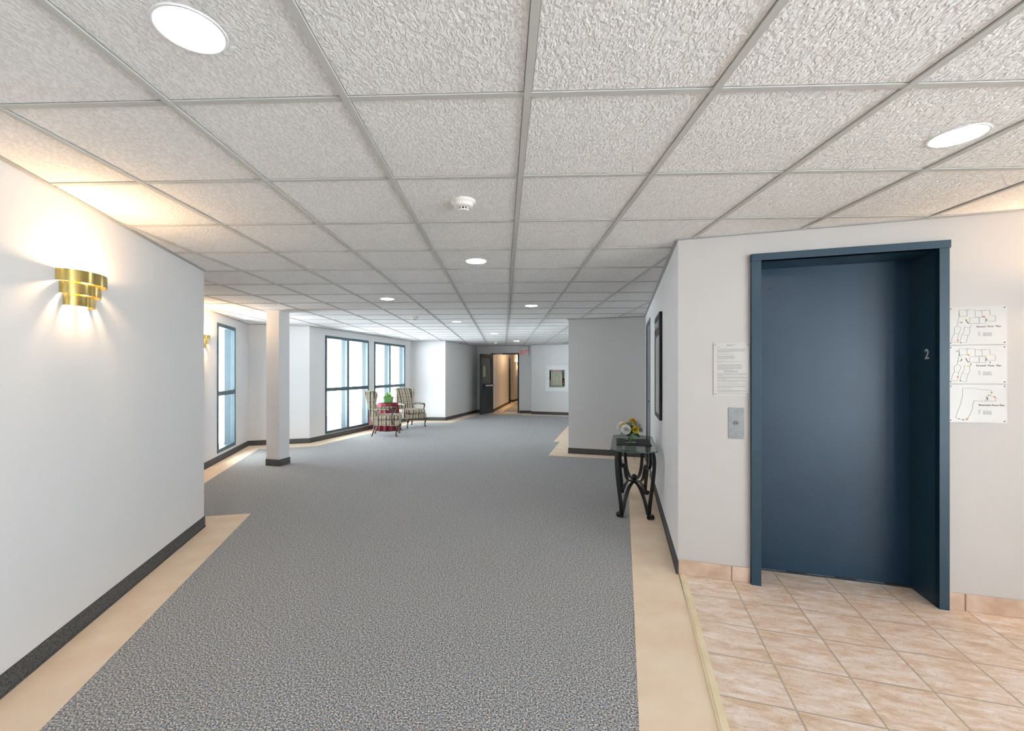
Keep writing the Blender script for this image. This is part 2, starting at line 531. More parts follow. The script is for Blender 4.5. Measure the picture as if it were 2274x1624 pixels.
def strap(bm, pts, wdir, w, th, n=7):
    """flat bar: w wide along wdir, th thick, swept along a smooth path"""
    path = smooth_path(pts, n)
    wd = Vector(wdir).normalized()
    rings = []
    for i, p in enumerate(path):
        d = (path[min(i + 1, len(path) - 1)] - path[max(i - 1, 0)]).normalized()
        a = (wd - d * wd.dot(d)).normalized()
        b = d.cross(a).normalized()
        rings.append([bm.verts.new(p + a * w / 2 * u + b * th / 2 * v) for u, v in ((-1, -1), (1, -1), (1, 1), (-1, 1))])
    for A, B in zip(rings, rings[1:]):
        for j in range(4):
            k = (j + 1) % 4
            bm.faces.new([A[j], A[k], B[k], B[j]])
    bm.faces.new(rings[0])
    bm.faces.new(rings[-1])

def ellipsoid(bm, c, r, seg=16, rings=10, e=1.0):
    def sp(v):
        return math.copysign(abs(v) ** e, v)
    prev = None
    for i in range(rings + 1):
        ph = -PI / 2 + PI * i / rings
        if i in (0, rings):
            ring = [bm.verts.new((c[0], c[1], c[2] + r[2] * (-1 if i == 0 else 1)))]
        else:
            ring = [bm.verts.new((c[0] + r[0] * sp(math.cos(ph)) * sp(math.cos(2 * PI * j / seg)), c[1] + r[1] * sp(math.cos(ph)) * sp(math.sin(2 * PI * j / seg)), c[2] + r[2] * sp(math.sin(ph)))) for j in range(seg)]
        if prev:
            for j in range(seg):
                k = (j + 1) % seg
                if len(prev) == 1:
                    bm.faces.new([prev[0], ring[k], ring[j]])
                elif len(ring) == 1:
                    bm.faces.new([prev[j], prev[k], ring[0]])
                else:
                    bm.faces.new([prev[j], prev[k], ring[k], ring[j]])
        prev = ring

def text_obj(name, body, size, m, parent, ext=0.0008, align='CENTER', font_shear=0.0, bold=0.0):
    cu = bpy.data.curves.new(name, 'FONT')
    cu.body = body
    cu.size = size
    cu.extrude = ext
    cu.offset = bold
    cu.align_x = align
    cu.align_y = 'CENTER'
    t = bpy.data.objects.new('tmp', cu)
    C.objects.link(t)
    bpy.context.view_layer.update()
    me = bpy.data.meshes.new_from_object(t)
    me.name = name
    bpy.data.objects.remove(t)
    me.materials.append(m)
    o = bpy.data.objects.new(name, me)
    C.objects.link(o)
    o.parent = parent
    return o

# ---------------------------------------------------------------- the plan
H = 2.32
class Wall:
    """plan line P -> Q, the room on its right; s runs along it, d into the room"""
    def __init__(s_, P, Q):
        s_.P = Vector(P)
        s_.Q = Vector(Q)
        s_.u = (s_.Q - s_.P).normalized()
        s_.n = Vector((s_.u.y, -s_.u.x))
        s_.len = (s_.Q - s_.P).length
        s_.rz = math.atan2(s_.u.y, s_.u.x)
    def at(s_, s, d=0.0, z=0.0):
        p = s_.P + s_.u * s + s_.n * d
        return Vector((p.x, p.y, z))
    def M(s_):
        """local x along the wall, local y out of the room (so -y is into the room)"""
        return Matrix.Translation((s_.P.x, s_.P.y, 0)) @ Matrix.Rotation(s_.rz, 4, 'Z')

def build_wall(name, w, openings=(), th=0.12, s0=0.0, s1=None, top=H + 0.02, m=None):
    bm = bmesh.new()
    s1 = w.len if s1 is None else s1
    M = w.M()
    cuts = sorted({s0, s1, *[v for o in openings for v in o[:2]]})
    for a, b in zip(cuts, cuts[1:]):
        mid = (a + b) / 2
        zs = [(0.0, top)]
        for o in openings:
            if o[0] < mid < o[1]:
                new = []
                for z0, z1 in zs:
                    if o[2] > z0:
                        new.append((z0, min(z1, o[2])))
                    if o[3] < z1:
                        new.append((max(z0, o[3]), z1))
                zs = new
        for z0, z1 in zs:
            box(bm, a, b, 0.0, th, z0, z1, M)
    bmesh.ops.remove_doubles(bm, verts=bm.verts, dist=1e-5)
    return struct(obj(name, bm, m or M_WALL))

def baseboard(name, w, s0=0.0, s1=None, gaps=(), h=0.098, m=None, th=0.007, ends=(0, 0)):
    bm = bmesh.new()
    s1 = w.len if s1 is None else s1
    segs = [(s0 - ends[0], s1 + ends[1])]
    for g0, g1 in gaps:
        new = []
        for a, b in segs:
            if g1 <= a or g0 >= b:
                new.append((a, b))
            else:
                if g0 > a:
                    new.append((a, g0))
                if g1 < b:
                    new.append((g1, b))
        segs = new
    for a, b in segs:
        box(bm, a, b, -th, 0.0, 0.0, h, w.M())
        box(bm, a, b, -th * 1.8, 0.0, 0.0, 0.012, w.M())
    return struct(obj(name, bm, m or M_BASE))

WL = Wall((-0.74, -3.6), (-2.703, 3.88))
_u = Vector((-0.255, 0.967)).normalized()
WL = Wall((-2.157 + 0.2635 * 5.4, 1.808 - 5.4), (-2.703, 3.88))
WRET = Wall((-2.703, 3.88), (-3.60, 3.645))
WA = Wall((-3.60, 3.645), (-4.85, 8.20))
WB = Wall((-4.85, 8.20), (-3.83, 8.57))
WC = Wall((-3.83, 8.57), (-2.70, 12.77))
WG = Wall((-2.70, 12.77), (-1.672, 12.70))
WH = Wall((-1.672, 12.70), (-0.905, 15.36))
WF = Wall((-0.905, 15.36), (0.965, 15.04))
WFE = Wall((0.965, 15.04), (0.955, 14.79))
WE = Wall((0.955, 14.79), (2.80, 14.18))
WK2 = Wall((2.80, 14.18), (1.40, 8.92))
WKN = Wall((1.40, 8.92), (1.478, 8.90))
WK = Wall((1.478, 8.90), (1.13, 7.64))
WD = Wall((1.13, 7.64), (2.335, 7.31))
WR = Wall((2.335, 7.31), (1.21, 3.09))
WEL = Wall((1.21, 3.09), (1.21 + 0.9625 * 3.6, 3.09 - 0.2710 * 3.6))
BR = Vector((WEL.Q.x - 0.2710 * 6.2, WEL.Q.y - 0.9625 * 6.2))
WRT = Wall(WEL.Q, BR)
WBK = Wall(BR, WL.P)

# openings (s0, s1, z0, z1)
def s_on(w, x, y):
    return (Vector((x, y)) - w.P).dot(w.u)
sa = s_on(WA, -4.434, 6.64)
OPA = (sa, sa + 0.852, 0.14, 2.173)
s2 = s_on(WC, -3.716, 9.036)
OP2 = (s2, s2 + 1.640, 0.113, 2.173)
s3 = s_on(WC, -3.219, 10.863)
OP3 = (s3, s3 + 1.617, 0.113, 2.168)
DS = 0.54
OPF = (DS, DS + 0.885, 0.0, 2.02)
OPFw = (DS - 0.03, DS + 0.915, 0.0, 2.05)
OPE = (0.53, 1.21, 0.86, 1.55)
sd3 = WR.len - 4.045
OPR = (sd3 + 0.025, sd3 + 0.932, 0.0, 2.13)
OPL = (0.465, 1.437, 0.0, 2.155)
OPK = (4.5, 5.25, 0.80, 2.17)
OPB = (0.2, 0.75, 0.12, 2.20)
OPRT = (2.0, 5.9, 0.12, 2.20)
OPLB = (0.15, 2.35, 0.12, 2.17)

build_wall('wall_left', WL)
build_wall('wall_left_return', WRET, th=0.10)
build_wall('wall_alcove', WA, [OPA])
build_wall('wall_alcove_corner', WB)
build_wall('wall_windows', WC, [OP2, OP3])
build_wall('wall_far_left', WG, th=0.10)
build_wall('wall_far_angle', WH)
build_wall('wall_far_door', WF, [OPFw])
build_wall('wall_far_step', WFE, th=0.01)
build_wall('wall_far_right', WE, [OPE])
build_wall('wall_right_far', WK2, [OPK])
build_wall('wall_right_notch', WKN, th=0.10)
build_wall('wall_right_middle', WK, th=0.10)
build_wall('wall_facing', WD, th=0.10)
build_wall('wall_right', WR, [OPR], th=0.10)
build_wall('wall_elevator', WEL, [OPL], m=M_WALL_DIM)
build_wall('wall_lobby_right', WRT, [OPRT])
build_wall('wall_back', WBK, [OPB])

# corridor beyond the far door
CZ = Wall((-0.365, 15.45), (0.255, 19.70))
CZ2 = Wall((0.275, 20.95), (0.50, 20.95))
CZ3 = Wall((0.50, 20.95), (1.55, 25.6))
CZR = Wall((2.90, 25.6), (0.75, 15.3))
CZE = Wall((1.55, 25.6), (2.90, 25.6))
build_wall('wall_corridor_left', CZ, th=0.10)
build_wall('wall_corridor_recess', Wall((0.255, 19.70), (-0.3, 19.75)), th=0.02)
build_wall('wall_corridor_recess_back', Wall((-0.3, 19.75), (-0.05, 20.97)), th=0.05)
build_wall('wall_corridor_jog', Wall((-0.05, 20.97), (0.50, 20.95)), th=0.05)
build_wall('wall_corridor_far', CZ3)
build_wall('wall_corridor_right', CZR)
build_wall('wall_corridor_end', CZE)

# floor and ceiling
bm = bmesh.new()
box(bm, -5.6, 6.2, -5.6, 26.2, -0.06, 0.0)
struct(obj('floor', bm, M_CARPET))
bm = bmesh.new()
box(bm, -5.6, 6.2, -5.6, 26.2, H, H + 0.05)
struct(obj('ceiling', bm, M_CEIL))

# T-bar grid: runners along the hall and cross tees, the tiles stand a little above the bars
GX, GY, G = 0.0813, 1.4593, 0.61
bm = bmesh.new()
for i in range(-9, 10):
    x = GX + i * G
    box(bm, x - 0.012, x + 0.012, -5.5, 26.0, H - 0.007, H + 0.001)
struct(obj('trim_1', bm, M_GRID))
bm = bmesh.new()
for j in range(-11, 40):
    y = GY + j * G
    box(bm, -5.5, 6.1, y - 0.012, y + 0.012, H - 0.0045, H + 0.001)
struct(obj('trim_2', bm, M_GRID))
# dark strips standing in for the shadow line at the tile edges beside every bar
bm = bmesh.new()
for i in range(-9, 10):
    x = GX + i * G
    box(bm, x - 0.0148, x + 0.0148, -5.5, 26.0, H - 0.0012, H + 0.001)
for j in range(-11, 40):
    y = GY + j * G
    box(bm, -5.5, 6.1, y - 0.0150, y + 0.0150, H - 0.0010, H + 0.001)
struct(obj('trim_7', bm, M_GAP_SHADE))
# wall angle under the ceiling
bm = bmesh.new()
for w in (WL, WRET, WA, WB, WC, WG, WH, WF, WE, WK2, WK, WD, WR, WEL, WRT, WBK):
    box(bm, 0.0, w.len, -0.022, 0.004, H - 0.009, H + 0.001, w.M())
struct(obj('trim_3', bm, M_ANGLE))

# beige border strips laid around the carpet (kept as one flat inlay 2 mm proud)
def quad(bm, pts, z=0.002):
    prism(bm, pts, 0.0, z)
def wp(w, s, d):
    p = w.at(s, d)
    return (p.x, p.y)
bm = bmesh.new()
quad(bm, [wp(WL, 0, 0), wp(WL, 0, 0.30), wp(WL, WL.len + 0.32, 0.298), wp(WL, WL.len + 0.32, -0.02), wp(WL, WL.len, 0)])
quad(bm, [(-2.703, 3.88), wp(WL, WL.len + 0.32, -0.02), (-3.75, 3.93), (-3.60, 3.645)])
quad(bm, [(-3.60, 3.645), (-3.36, 3.98), (-4.463, 7.886), (-4.85, 8.20)])
quad(bm, [(-4.85, 8.20), (-4.463, 7.886), (-3.545, 8.215), (-3.83, 8.57)])
quad(bm, [(-3.83, 8.57), (-3.545, 8.215), (-2.43, 12.22), (-2.70, 12.77)])
quad(bm, [(-2.70, 12.77), (-2.43, 12.22), (-1.432, 12.193), (-1.672, 12.70)])
quad(bm, [(-1.672, 12.70), (-1.432, 12.193), (-0.72, 14.86), (-0.905, 15.36)])
quad(bm, [(-0.905, 15.36), (-0.72, 14.86), (0.60, 14.70), (0.965, 15.04)])
quad(bm, [(-0.36, 15.26), (0.50, 15.11), (0.52, 15.60), (-0.34, 15.68)])
quad(bm, [(0.965, 15.04), (0.60, 14.70), (0.607, 14.44), (2.55, 13.92), (2.80, 14.18), (0.955, 14.79)])
quad(bm, [(2.80, 14.18), (2.40, 14.30), (1.015, 8.911), (1.40, 8.92)])
quad(bm, [(1.40, 8.92), (1.139, 8.90), (0.764, 7.442), (1.13, 7.64), (1.478, 8.90)])
quad(bm, [(1.13, 7.64), (0.764, 7.442), (1.98, 7.11), (2.335, 7.31)])
quad(bm, [(2.335, 7.31), (1.98, 7.11), (0.92, 3.17), (1.21, 3.09)])
quad(bm, [(1.21, 3.09), (0.92, 3.17), (-0.43, -1.80), (0.02, -1.40)])
quad(bm, [wp(CZ, 0.1, 0), wp(CZ, 0.1, 0.30), wp(CZ, 10.2, 0.30), wp(CZ, 10.2, -0.1)])
struct(obj('trim_4', bm, M_BORDER))

# tiled lobby floor in front of the elevator (local axes follow the elevator wall)
tm = bmesh.new()
TP = [(0.045, 0.0), (0.045, -5.4), (3.5, -5.4), (3.5, 0.0), (1.42, 0.0), (1.42, 0.262), (0.485, 0.262), (0.485, 0.0)]
prism(tm, TP, 0.0, 0.006)
tf = struct(obj('floor_tiled', tm, M_TILE))
tf.location = (1.21, 3.09, 0)
tf.rotation_euler = (0, 0, WEL.rz)
bm = bmesh.new()
box(bm, 0.008, 0.048, -5.4, -0.004, 0.0, 0.008, WEL.M())
box(bm, 0.018, 0.040, -5.4, -0.004, 0.0, 0.011, WEL.M())
struct(obj('trim_5', bm, M_EDGE))

# base boards
baseboard('baseboard_left', WL, ends=(0, 0.007))
baseboard('baseboard_left_return', WRET, ends=(0.0, 0))
baseboard('baseboard_alcove', WA)
baseboard('baseboard_alcove_corner', WB)
baseboard('baseboard_windows', WC)
baseboard('baseboard_far_left', WG, ends=(0, 0.006))
baseboard('baseboard_far_angle', WH)
baseboard('baseboard_far_door', WF, gaps=[(OPF[0] - 0.06, OPF[1] + 0.06)])
baseboard('baseboard_far_right', WE, ends=(0.006, 0))
baseboard('baseboard_right_far', WK2)
baseboard('baseboard_right_middle', WK, ends=(0, 0.006))
baseboard('baseboard_facing', WD, ends=(0.006, 0))
baseboard('baseboard_right', WR, gaps=[(sd3, sd3 + 0.957)], ends=(0, 0.004))
baseboard('baseboard_lobby', WRT)
baseboard('baseboard_back', WBK)
baseboard('baseboard_corridor_left', CZ)
baseboard('baseboard_corridor_jog', Wall((-0.05, 20.97), (0.50, 20.95)))
baseboard('baseboard_corridor_far', CZ3)
bm = bmesh.new()
edges_ = [0.003, 0.328, 0.439]
for a, b in ((0.003, 0.325), (0.331, 0.438), (1.464, 1.538), (1.544, 1.85), (1.856, 2.16), (2.166, 2.47), (2.476, 2.78), (2.786, 3.09), (3.096, 3.4)):
    box(bm, a, b, -0.010, 0.0, 0.006, 0.106, WEL.M())
struct(obj('baseboard_elevator', bm, M_TBASE, bevel=0.003))
bm = bmesh.new()
box(bm, 0.003, 0.438, -0.006, 0.0, 0.004, 0.103, WEL.M())
box(bm, 1.464, 3.4, -0.006, 0.0, 0.004, 0.103, WEL.M())
struct(obj('trim_6', bm, mat('grout', (0.30, 0.20, 0.15), 0.9)))

# free-standing column in the alcove
colM = Matrix.Translation((-3.335, 6.430, 0)) @ Matrix.Rotation(math.radians(-13.0), 4, 'Z')
bm = bmesh.new()
box(bm, -0.225, 0.0, 0.0, 0.225, 0.0, H + 0.01, colM)
struct(obj('wall_column', bm, M_WALL))
bm = bmesh.new()
box(bm, -0.233, 0.008, -0.008, 0.233, 0.0, 0.098, colM)
struct(obj('baseboard_column', bm, M_BASE))

# ---------------------------------------------------------------- windows
def window(name, w, op, mullions=(), tz=(1.0, 1.075), fw=0.058, fin=0.105, plain=False):
    s0, s1, z0, z1 = op
    root = struct(empty(name, w.at(s0, 0, z0), w.rz))
    W_, H_ = s1 - s0, z1 - z0
    bm = bmesh.new()
    # frame, flush ring standing 12 mm proud of the wall and 60 mm deep
    box(bm, 0, W_, -0.012, 0.05, H_ - fw, H_)
    box(bm, 0, W_, -0.012, 0.05, 0, fw)
    box(bm, 0, fw * 0.9, -0.012, 0.05, fw, H_ - fw)
    box(bm, W_ - fw * 0.9, W_, -0.012, 0.05, fw, H_ - fw)
    obj('window_frame', bm, M_WBLUE, root, bevel=0.003)
    if not plain:
        bm = bmesh.new()
        box(bm, fw * 0.9, W_ - fw * 0.9, -0.008, 0.05, tz[0] - z0, tz[1] - z0)
        obj('transom', bm, M_WBLUE, root, bevel=0.003)
    xs = [fw * 0.9] + [v for m_ in mullions for v in (m_ - 0.037, m_ + 0.037)] + [W_ - fw * 0.9]
    for m_ in mullions:
        bm = bmesh.new()
        box(bm, m_ - 0.037, m_ + 0.037, -0.006, 0.05, fw, H_ - fw)
        obj('mullion', bm, M_WBLUE, root, bevel=0.003)
    # outer jambs: the deep weather side of every post
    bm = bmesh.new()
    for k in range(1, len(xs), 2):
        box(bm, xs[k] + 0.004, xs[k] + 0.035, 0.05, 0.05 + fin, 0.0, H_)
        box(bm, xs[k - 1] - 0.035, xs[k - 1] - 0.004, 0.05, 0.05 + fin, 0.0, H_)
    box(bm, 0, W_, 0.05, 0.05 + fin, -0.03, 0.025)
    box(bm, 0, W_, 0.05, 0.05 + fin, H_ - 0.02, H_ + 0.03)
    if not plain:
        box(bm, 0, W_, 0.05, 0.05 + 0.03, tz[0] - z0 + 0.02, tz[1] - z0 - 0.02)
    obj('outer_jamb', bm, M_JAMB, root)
    for k in range(0, len(xs), 2):
        for za, zb in ([(fw, tz[0] - z0), (tz[1] - z0, H_ - fw)] if not plain else [(fw, H_ - fw)]):
            bm = bmesh.new()
            box(bm, xs[k] - 0.004, xs[k + 1] + 0.004, 0.024, 0.030, za - 0.004, zb + 0.004)
            obj('pane', bm, M_GLASS, root)
    return root
window('window_1', WA, OPA, (), (1.03, 1.10))
window('window_2', WC, OP2, (0.801,), (1.0, 1.075))
window('window_3', WC, OP3, (0.778,), (1.0, 1.075))
window('window_4', WK2, OPK, (), plain=True)
_bw = OPB[1] - OPB[0]
window('window_5', WBK, OPB, (), (1.0, 1.07))
window('unseen_fill_window', WRT, OPRT, (1.3, 2.6), (1.0, 1.07))  # unseen window added to brighten the lobby, left wall and ceiling

# small lamp bracket seen outside through the second window
lb = empty('exterior_lamp', (-4.16, 10.35, 0))
bm = bmesh.new()
box(bm, -0.06, 0.05, -0.02, 0.02, 2.070, 2.088)
box(bm, -0.33, -0.06, -0.012, 0.012, 2.072, 2.086)
box(bm, -0.38, -0.33, -0.025, 0.025, -0.06, 2.13)
obj('bracket', bm, M_SLOT, lb)
bm = bmesh.new()
lathe(bm, [(0.0, 2.05), (0.05, 2.05), (0.06, 1.90), (0.05, 1.72), (0.0, 1.70)], 16, 0.0, 0)
obj('lamp_shade', bm, mat('opal_glass', (0.75, 0.85, 0.85), 0.3), lb, smooth=True)
tag(lb, 'lamp on a bracket outside behind the nearer tall double window', 'outdoor lamp')

# ---------------------------------------------------------------- elevator entrance
ER = struct(empty('door_1', (1.21, 3.09, 0), WEL.rz))
FI0, FI1, FO0, FO1 = 0.497, 1.411, 0.440, 1.462
bm = bmesh.new()
box(bm, FO0, FI0, -0.030, 0.010, 0.004, 2.135)
box(bm, FI1, FO1 - 0.003, -0.030, 0.010, 0.004, 2.127)
obj('door_casing', bm, M_EFRAME, ER, bevel=0.002)
bm = bmesh.new()
box(bm, FO0 - 0.002, FO1 + 0.002, -0.034, 0.010, 2.127, 2.173)
obj('header', bm, M_EFRAME, ER, bevel=0.002)
bm = bmesh.new()
box(bm, FI0 - 0.03, FI0, -0.028, 0.275, 0.004, 2.15)
box(bm, FI1, FI1 + 0.03, -0.028, 0.275, 0.004, 2.15)
box(bm, FI0 - 0.03, FI1 + 0.03, -0.028, 0.275, 2.127, 2.16)
obj('door_jamb', bm, M_EFRAME, ER)
bm = bmesh.new()
box(bm, FI0 - 0.06, FI1 + 0.06, 0.262, 0.300, 0.010, 2.17)
ep = obj('door_panel', bm, M_EBLUE, ER)
bm = bmesh.new()
box(bm, FI0, FI1, 0.235, 0.262, 0.006, 0.0085)
obj('sill', bm, M_STEEL, ER)
bm = bmesh.new()
lathe(bm, [(0.0, 0.0), (0.008, 0.0), (0.008, 0.004), (0.0, 0.004)], 16)
o = obj('keyhole', bm, M_SLOT, ep)
o.location = (0.625, 0.2622, 1.985)
o.rotation_euler = (PI / 2, 0, 0)
bm = bmesh.new()
for a in (0.72, 1.0, 1.28):
    box(bm, a, a + 0.12, 0.255, 0.262, 0.008, 0.014)
obj('door_guide', bm, M_SLOT, ER)
t = text_obj('floor_number', '2', 0.085, mat('white_vinyl', (0.7, 0.72, 0.74), 0.4), ER, 0.0006, bold=0.0015)
t.location = (FI1 - 0.0012, 0.083, 1.507)
t.rotation_euler = (PI / 2, 0, -PI / 2)

# call button plate
cb = empty('call_button_plate', WEL.at(0.356, 0, 0.957), WEL.rz)
bm = bmesh.new()
box(bm, -0.047, 0.047, -0.003, 0.0, 0, 0.205)
obj('plate', bm, M_STEEL, cb, bevel=0.001)
bm = bmesh.new()
lathe(bm, [(0.0, 0.008), (0.011, 0.008), (0.013, 0.006), (0.0155, 0.006), (0.0165, 0.0), (0.0165, -0.002)], 28)
o = obj('button', bm, M_STEEL, cb, smooth=True)
o.location = (0, -0.003, 0.103)
o.rotation_euler = (PI / 2, 0, 0)
bm = bmesh.new()
prism(bm, [(-0.0085, 0.005), (0.0085, 0.005), (0.0, -0.008)], 0.008, 0.0086)
ar = obj('arrow', bm, M_SLOT, o)
for z in (0.022, 0.183):
    bm = bmesh.new()
    lathe(bm, [(0, 0.0015), (0.003, 0.001), (0.0035, 0)], 12)
    k = obj('screw', bm, M_SCREW, cb)
    k.location = (0, -0.003, z)
    k.rotation_euler = (PI / 2, 0, 0)
tag(cb, 'brushed steel call plate with one down button left of the elevator', 'elevator button')

# ---------------------------------------------------------------- notices (acrylic sheets on the elevator wall)
def sheet(name, s, z, w, h, label):
    r = empty(name, WEL.at(s, 0, z), WEL.rz)
    bm = bmesh.new()
    box(bm, 0, w, -0.005, -0.001, 0, h)
    obj('sheet', bm, M_PAPER, r)
    for x in (0.011, w - 0.011):
        for zz in (0.011, h - 0.011):
            bm = bmesh.new()
            lathe(bm, [(0, 0.003), (0.0028, 0.0022), (0.0036, 0)], 10)
            o = obj('screw', bm, M_SCREW, r)
            o.location = (x, -0.005, zz)
            o.rotation_euler = (PI / 2, 0, 0)
    tag(r, label, 'sign')
    return r
nt = sheet('notice', 0.2205, 1.242, 0.2135, 0.353, 'white printed notice sheet screwed to the wall above the call button')
bm = bmesh.new()
rr = random.Random(3)
def text_rows(bm, x0, x1, z, n, lh=0.0052, th=0.0016, last=1.0):
    for i in range(n):
        x = x0
        end = x0 + (x1 - x0) * (last if i == n - 1 else rr.uniform(0.93, 1.0))
        while x < end - 0.004:
            wl = min(rr.uniform(0.006, 0.02), end - x)
            box(bm, x, x + wl, -0.0054, -0.005, z - th, z)
            x += wl + 0.0018
        z -= lh
    return z
text_rows(bm, 0.078, 0.135, 0.341, 2, 0.0055, 0.0024, 0.7)
text_rows(bm, 0.02, 0.045, 0.326, 1)
z = text_rows(bm, 0.022, 0.195, 0.313, 5, last=0.5)
text_rows(bm, 0.016, 0.118, 0.278, 1)
z = text_rows(bm, 0.022, 0.13, 0.266, 4)
text_rows(bm, 0.016, 0.078, 0.240, 1)
text_rows(bm, 0.018, 0.175, 0.229, 2, last=0.2)
text_rows(bm, 0.022, 0.175, 0.210, 8, last=0.6)
text_rows(bm, 0.062, 0.15, 0.166, 2, 0.0055, 0.0024)
for zz, n, l in ((0.150, 4, 0.2), (0.128, 4, 0.3), (0.104, 2, 1.0), (0.091, 1, 0.7), (0.078, 1, 1.0), (0.066, 3, 0.5), (0.046, 1, 0.5), (0.037, 3, 0.8), (0.016, 1, 1.0)):
    text_rows(bm, 0.022, 0.197, zz, n, last=l)
obj('printing', bm, M_INKG, nt)

def seg(bm, p, q, w=0.0011):
    p, q = Vector(p), Vector(q)
    d = (q - p)
    if d.length < 1e-6:
        return
    d.normalize()
    n = Vector((-d.y, d.x)) * w / 2
    a = [p - n, q - n, q + n, p + n]
    v0 = [bm.verts.new((c.x, -0.0054, c.y)) for c in a]
    v1 = [bm.verts.new((c.x, -0.0050, c.y)) for c in a]
    bm.faces.new(v0)
    for i in range(4):
        bm.faces.new([v0[i], v0[(i + 1) % 4], v1[(i + 1) % 4], v1[i]])
def poly(bm, pts, w=0.0011):
    for a, b in zip(pts, pts[1:]):
        seg(bm, a, b, w)
# drawn in a 1282 x 730 image frame of each sheet; mapped to the sheet in metres
SW, SH = 0.263, 0.222
def fmap(pts, oy):
    return [((x - 60) / 1130 * SW, SH - (y - oy) / 725 * SH) for x, y in pts]
def floor_plan(name, z, title, label, kind, oy):
    r = sheet(name, 1.4655, z, SW, SH, label)
    bm = bmesh.new()
    def P(*pts, w=0.0011):
        poly(bm, fmap(pts, 0), w)
    dots = []
    if kind < 2:
        P((270, 60), (580, 60), (585, 205), (780, 205), w=0.0010)
        P((585, 80), (865, 80), (870, 180), (970, 185), (970, 290), (820, 290))
        P((430, 60), (430, 180), (280, 178), (270, 60), w=0.0014)
        P((715, 80), (718, 190), (720, 205))
        P((270, 60), (270, 180), (235, 360), (180, 400), (180, 500), (140, 570), (120, 660), (240, 680), w=0.0014)
        P((235, 360), (300, 390), (300, 440), (265, 510), (240, 640))
        P((185, 505), (268, 520))
        P((475, 215), (480, 320), (780, 330), (780, 210), (475, 215))
        P((660, 220), (660, 325), w=0.0018)
        P((510, 335), (480, 420), (480, 500), (440, 560), (410, 690), (285, 680), (330, 520), (370, 470), (375, 385), (480, 400))
        P((330, 525), (450, 550))
        for cx, cy in ((405, 75), (460, 70), (690, 92), (765, 82), (570, 320), (615, 320)):
            P((cx - 12, cy - 8), (cx + 8, cy + 10))
        P((400, 240), (440, 310), (470, 320), w=0.004)
        P((800, 240), (800, 280), w=0.004)
        if kind == 0:
            P((280, 290), (340, 300), w=0.004)
            dots = [('y', 325, 185), ('y', 445, 240), ('r', 748, 195), ('y', 802, 195), ('g', 800, 275), ('r', 245, 640), ('y', 252, 675), ('g', 305, 685)]
        else:
            P((325, 250), (310, 300), w=0.004)
            P((245, 290), (310, 300))
            dots = [('b', 232, 105), ('g', 275, 185), ('y', 305, 210), ('r', 452, 180), ('y', 490, 180), ('y', 802, 200), ('g', 800, 280), ('b', 870, 325), ('g', 500, 355), ('y', 468, 385), ('r', 245, 600), ('y', 255, 665), ('g', 300, 670)]
        tx, tz_, lx = 0.122 + 0.055, SH - 385 / 725 * SH, 640
        ly = 480
    else:
        P((345, 70), (335, 230), (300, 380), (230, 560), (205, 650), (430, 690), (460, 620), (490, 560), (540, 450), (535, 410), (560, 310), (790, 325), (800, 215), w=0.0014)
        P((345, 70), (620, 80), (625, 95), (890, 110), (890, 215), (980, 235), (975, 320), (820, 315), (825, 240), w=0.0012)
        P((812, 240), (825, 290), w=0.004)
        P((330, 672), (370, 680), w=0.005)
        dots = [('g', 900, 150), ('g', 843, 210), ('y', 918, 222), ('r', 950, 235), ('g', 265, 662), ('y', 425, 640), ('r', 420, 660)]
        tx, tz_, lx = 0.135 + 0.055, SH - 390 / 725 * SH, 640
        ly = 480
    x0 = (lx - 60) / 1130 * SW
    zz = SH - ly / 725 * SH
    rows = bmesh.new()
    text_rows(rows, x0, x0 + 0.012, zz, 5, 0.0055, 0.0016)
    text_rows(rows, x0 + 0.022, x0 + 0.062, zz - 0.006, 5, 0.0045, 0.0018)
    obj('plan_drawing', bm, M_INK, r)
    obj('legend', rows, M_INKG, r)
    t = text_obj('title', title, 0.0138, M_INK, r, 0.0002, bold=0.0003)
    t.location = (tx + 0.005, -0.0053, tz_)
    t.rotation_euler = (PI / 2, 0, 0)
    mats = {'y': M_DOT_Y, 'r': M_DOT_R, 'g': M_DOT_G, 'b': M_DOT_B}
    names = {'y': 'yellow_dot', 'r': 'red_dot', 'g': 'green_dot', 'b': 'blue_dot'}
    for k, x, y in dots:
        (px, pz), = fmap([(x, y)], 0)
        bm = bmesh.new()
        lathe(bm, [(0, 0), (0.0037, 0)], 12)
        o = obj(names[k], bm, mats[k], r)
        o.location = (px, -0.0057, pz)
        o.rotation_euler = (PI / 2, 0, 0)
    return r
floor_plan('floor_plan_sign', 1.559, 'Second  Floor  Plan', 'topmost of three floor plan sheets right of the elevator', 0, 0)
floor_plan('floor_plan_sign', 1.333, 'Ground  Floor  Plan', 'middle of three floor plan sheets right of the elevator', 1, 0)
floor_plan('floor_plan_sign', 1.107, 'Basement Floor Plan', 'lowest of three floor plan sheets, a building outline without rooms', 2, 0)

# ---------------------------------------------------------------- door in the right wall
DR = struct(empty('door_3', WR.at(sd3, 0, 0), WR.rz))
bm = bmesh.new()
box(bm, 0.0, 0.05, -0.005, 0.10, 0.0, 2.15)
box(bm, 0.905, 0.957, -0.005, 0.10, 0.0, 2.15)
box(bm, 0.0, 0.957, -0.005, 0.10, 2.10, 2.152)
obj('door_frame', bm, M_EFRAME, DR, bevel=0.002)
bm = bmesh.new()
box(bm, 0.045, 0.91, 0.006, 0.05, 0.01, 2.105)
dp = obj('door_leaf', bm, M_DOORG, DR)
bm = bmesh.new()
tube(bm, [(0.84, 0.01, 1.0), (0.84, -0.02, 1.0), (0.80, -0.025, 1.0), (0.74, -0.025, 1.0)], 0.009)
obj('door_handle', bm, M_STEEL, dp, smooth=True)

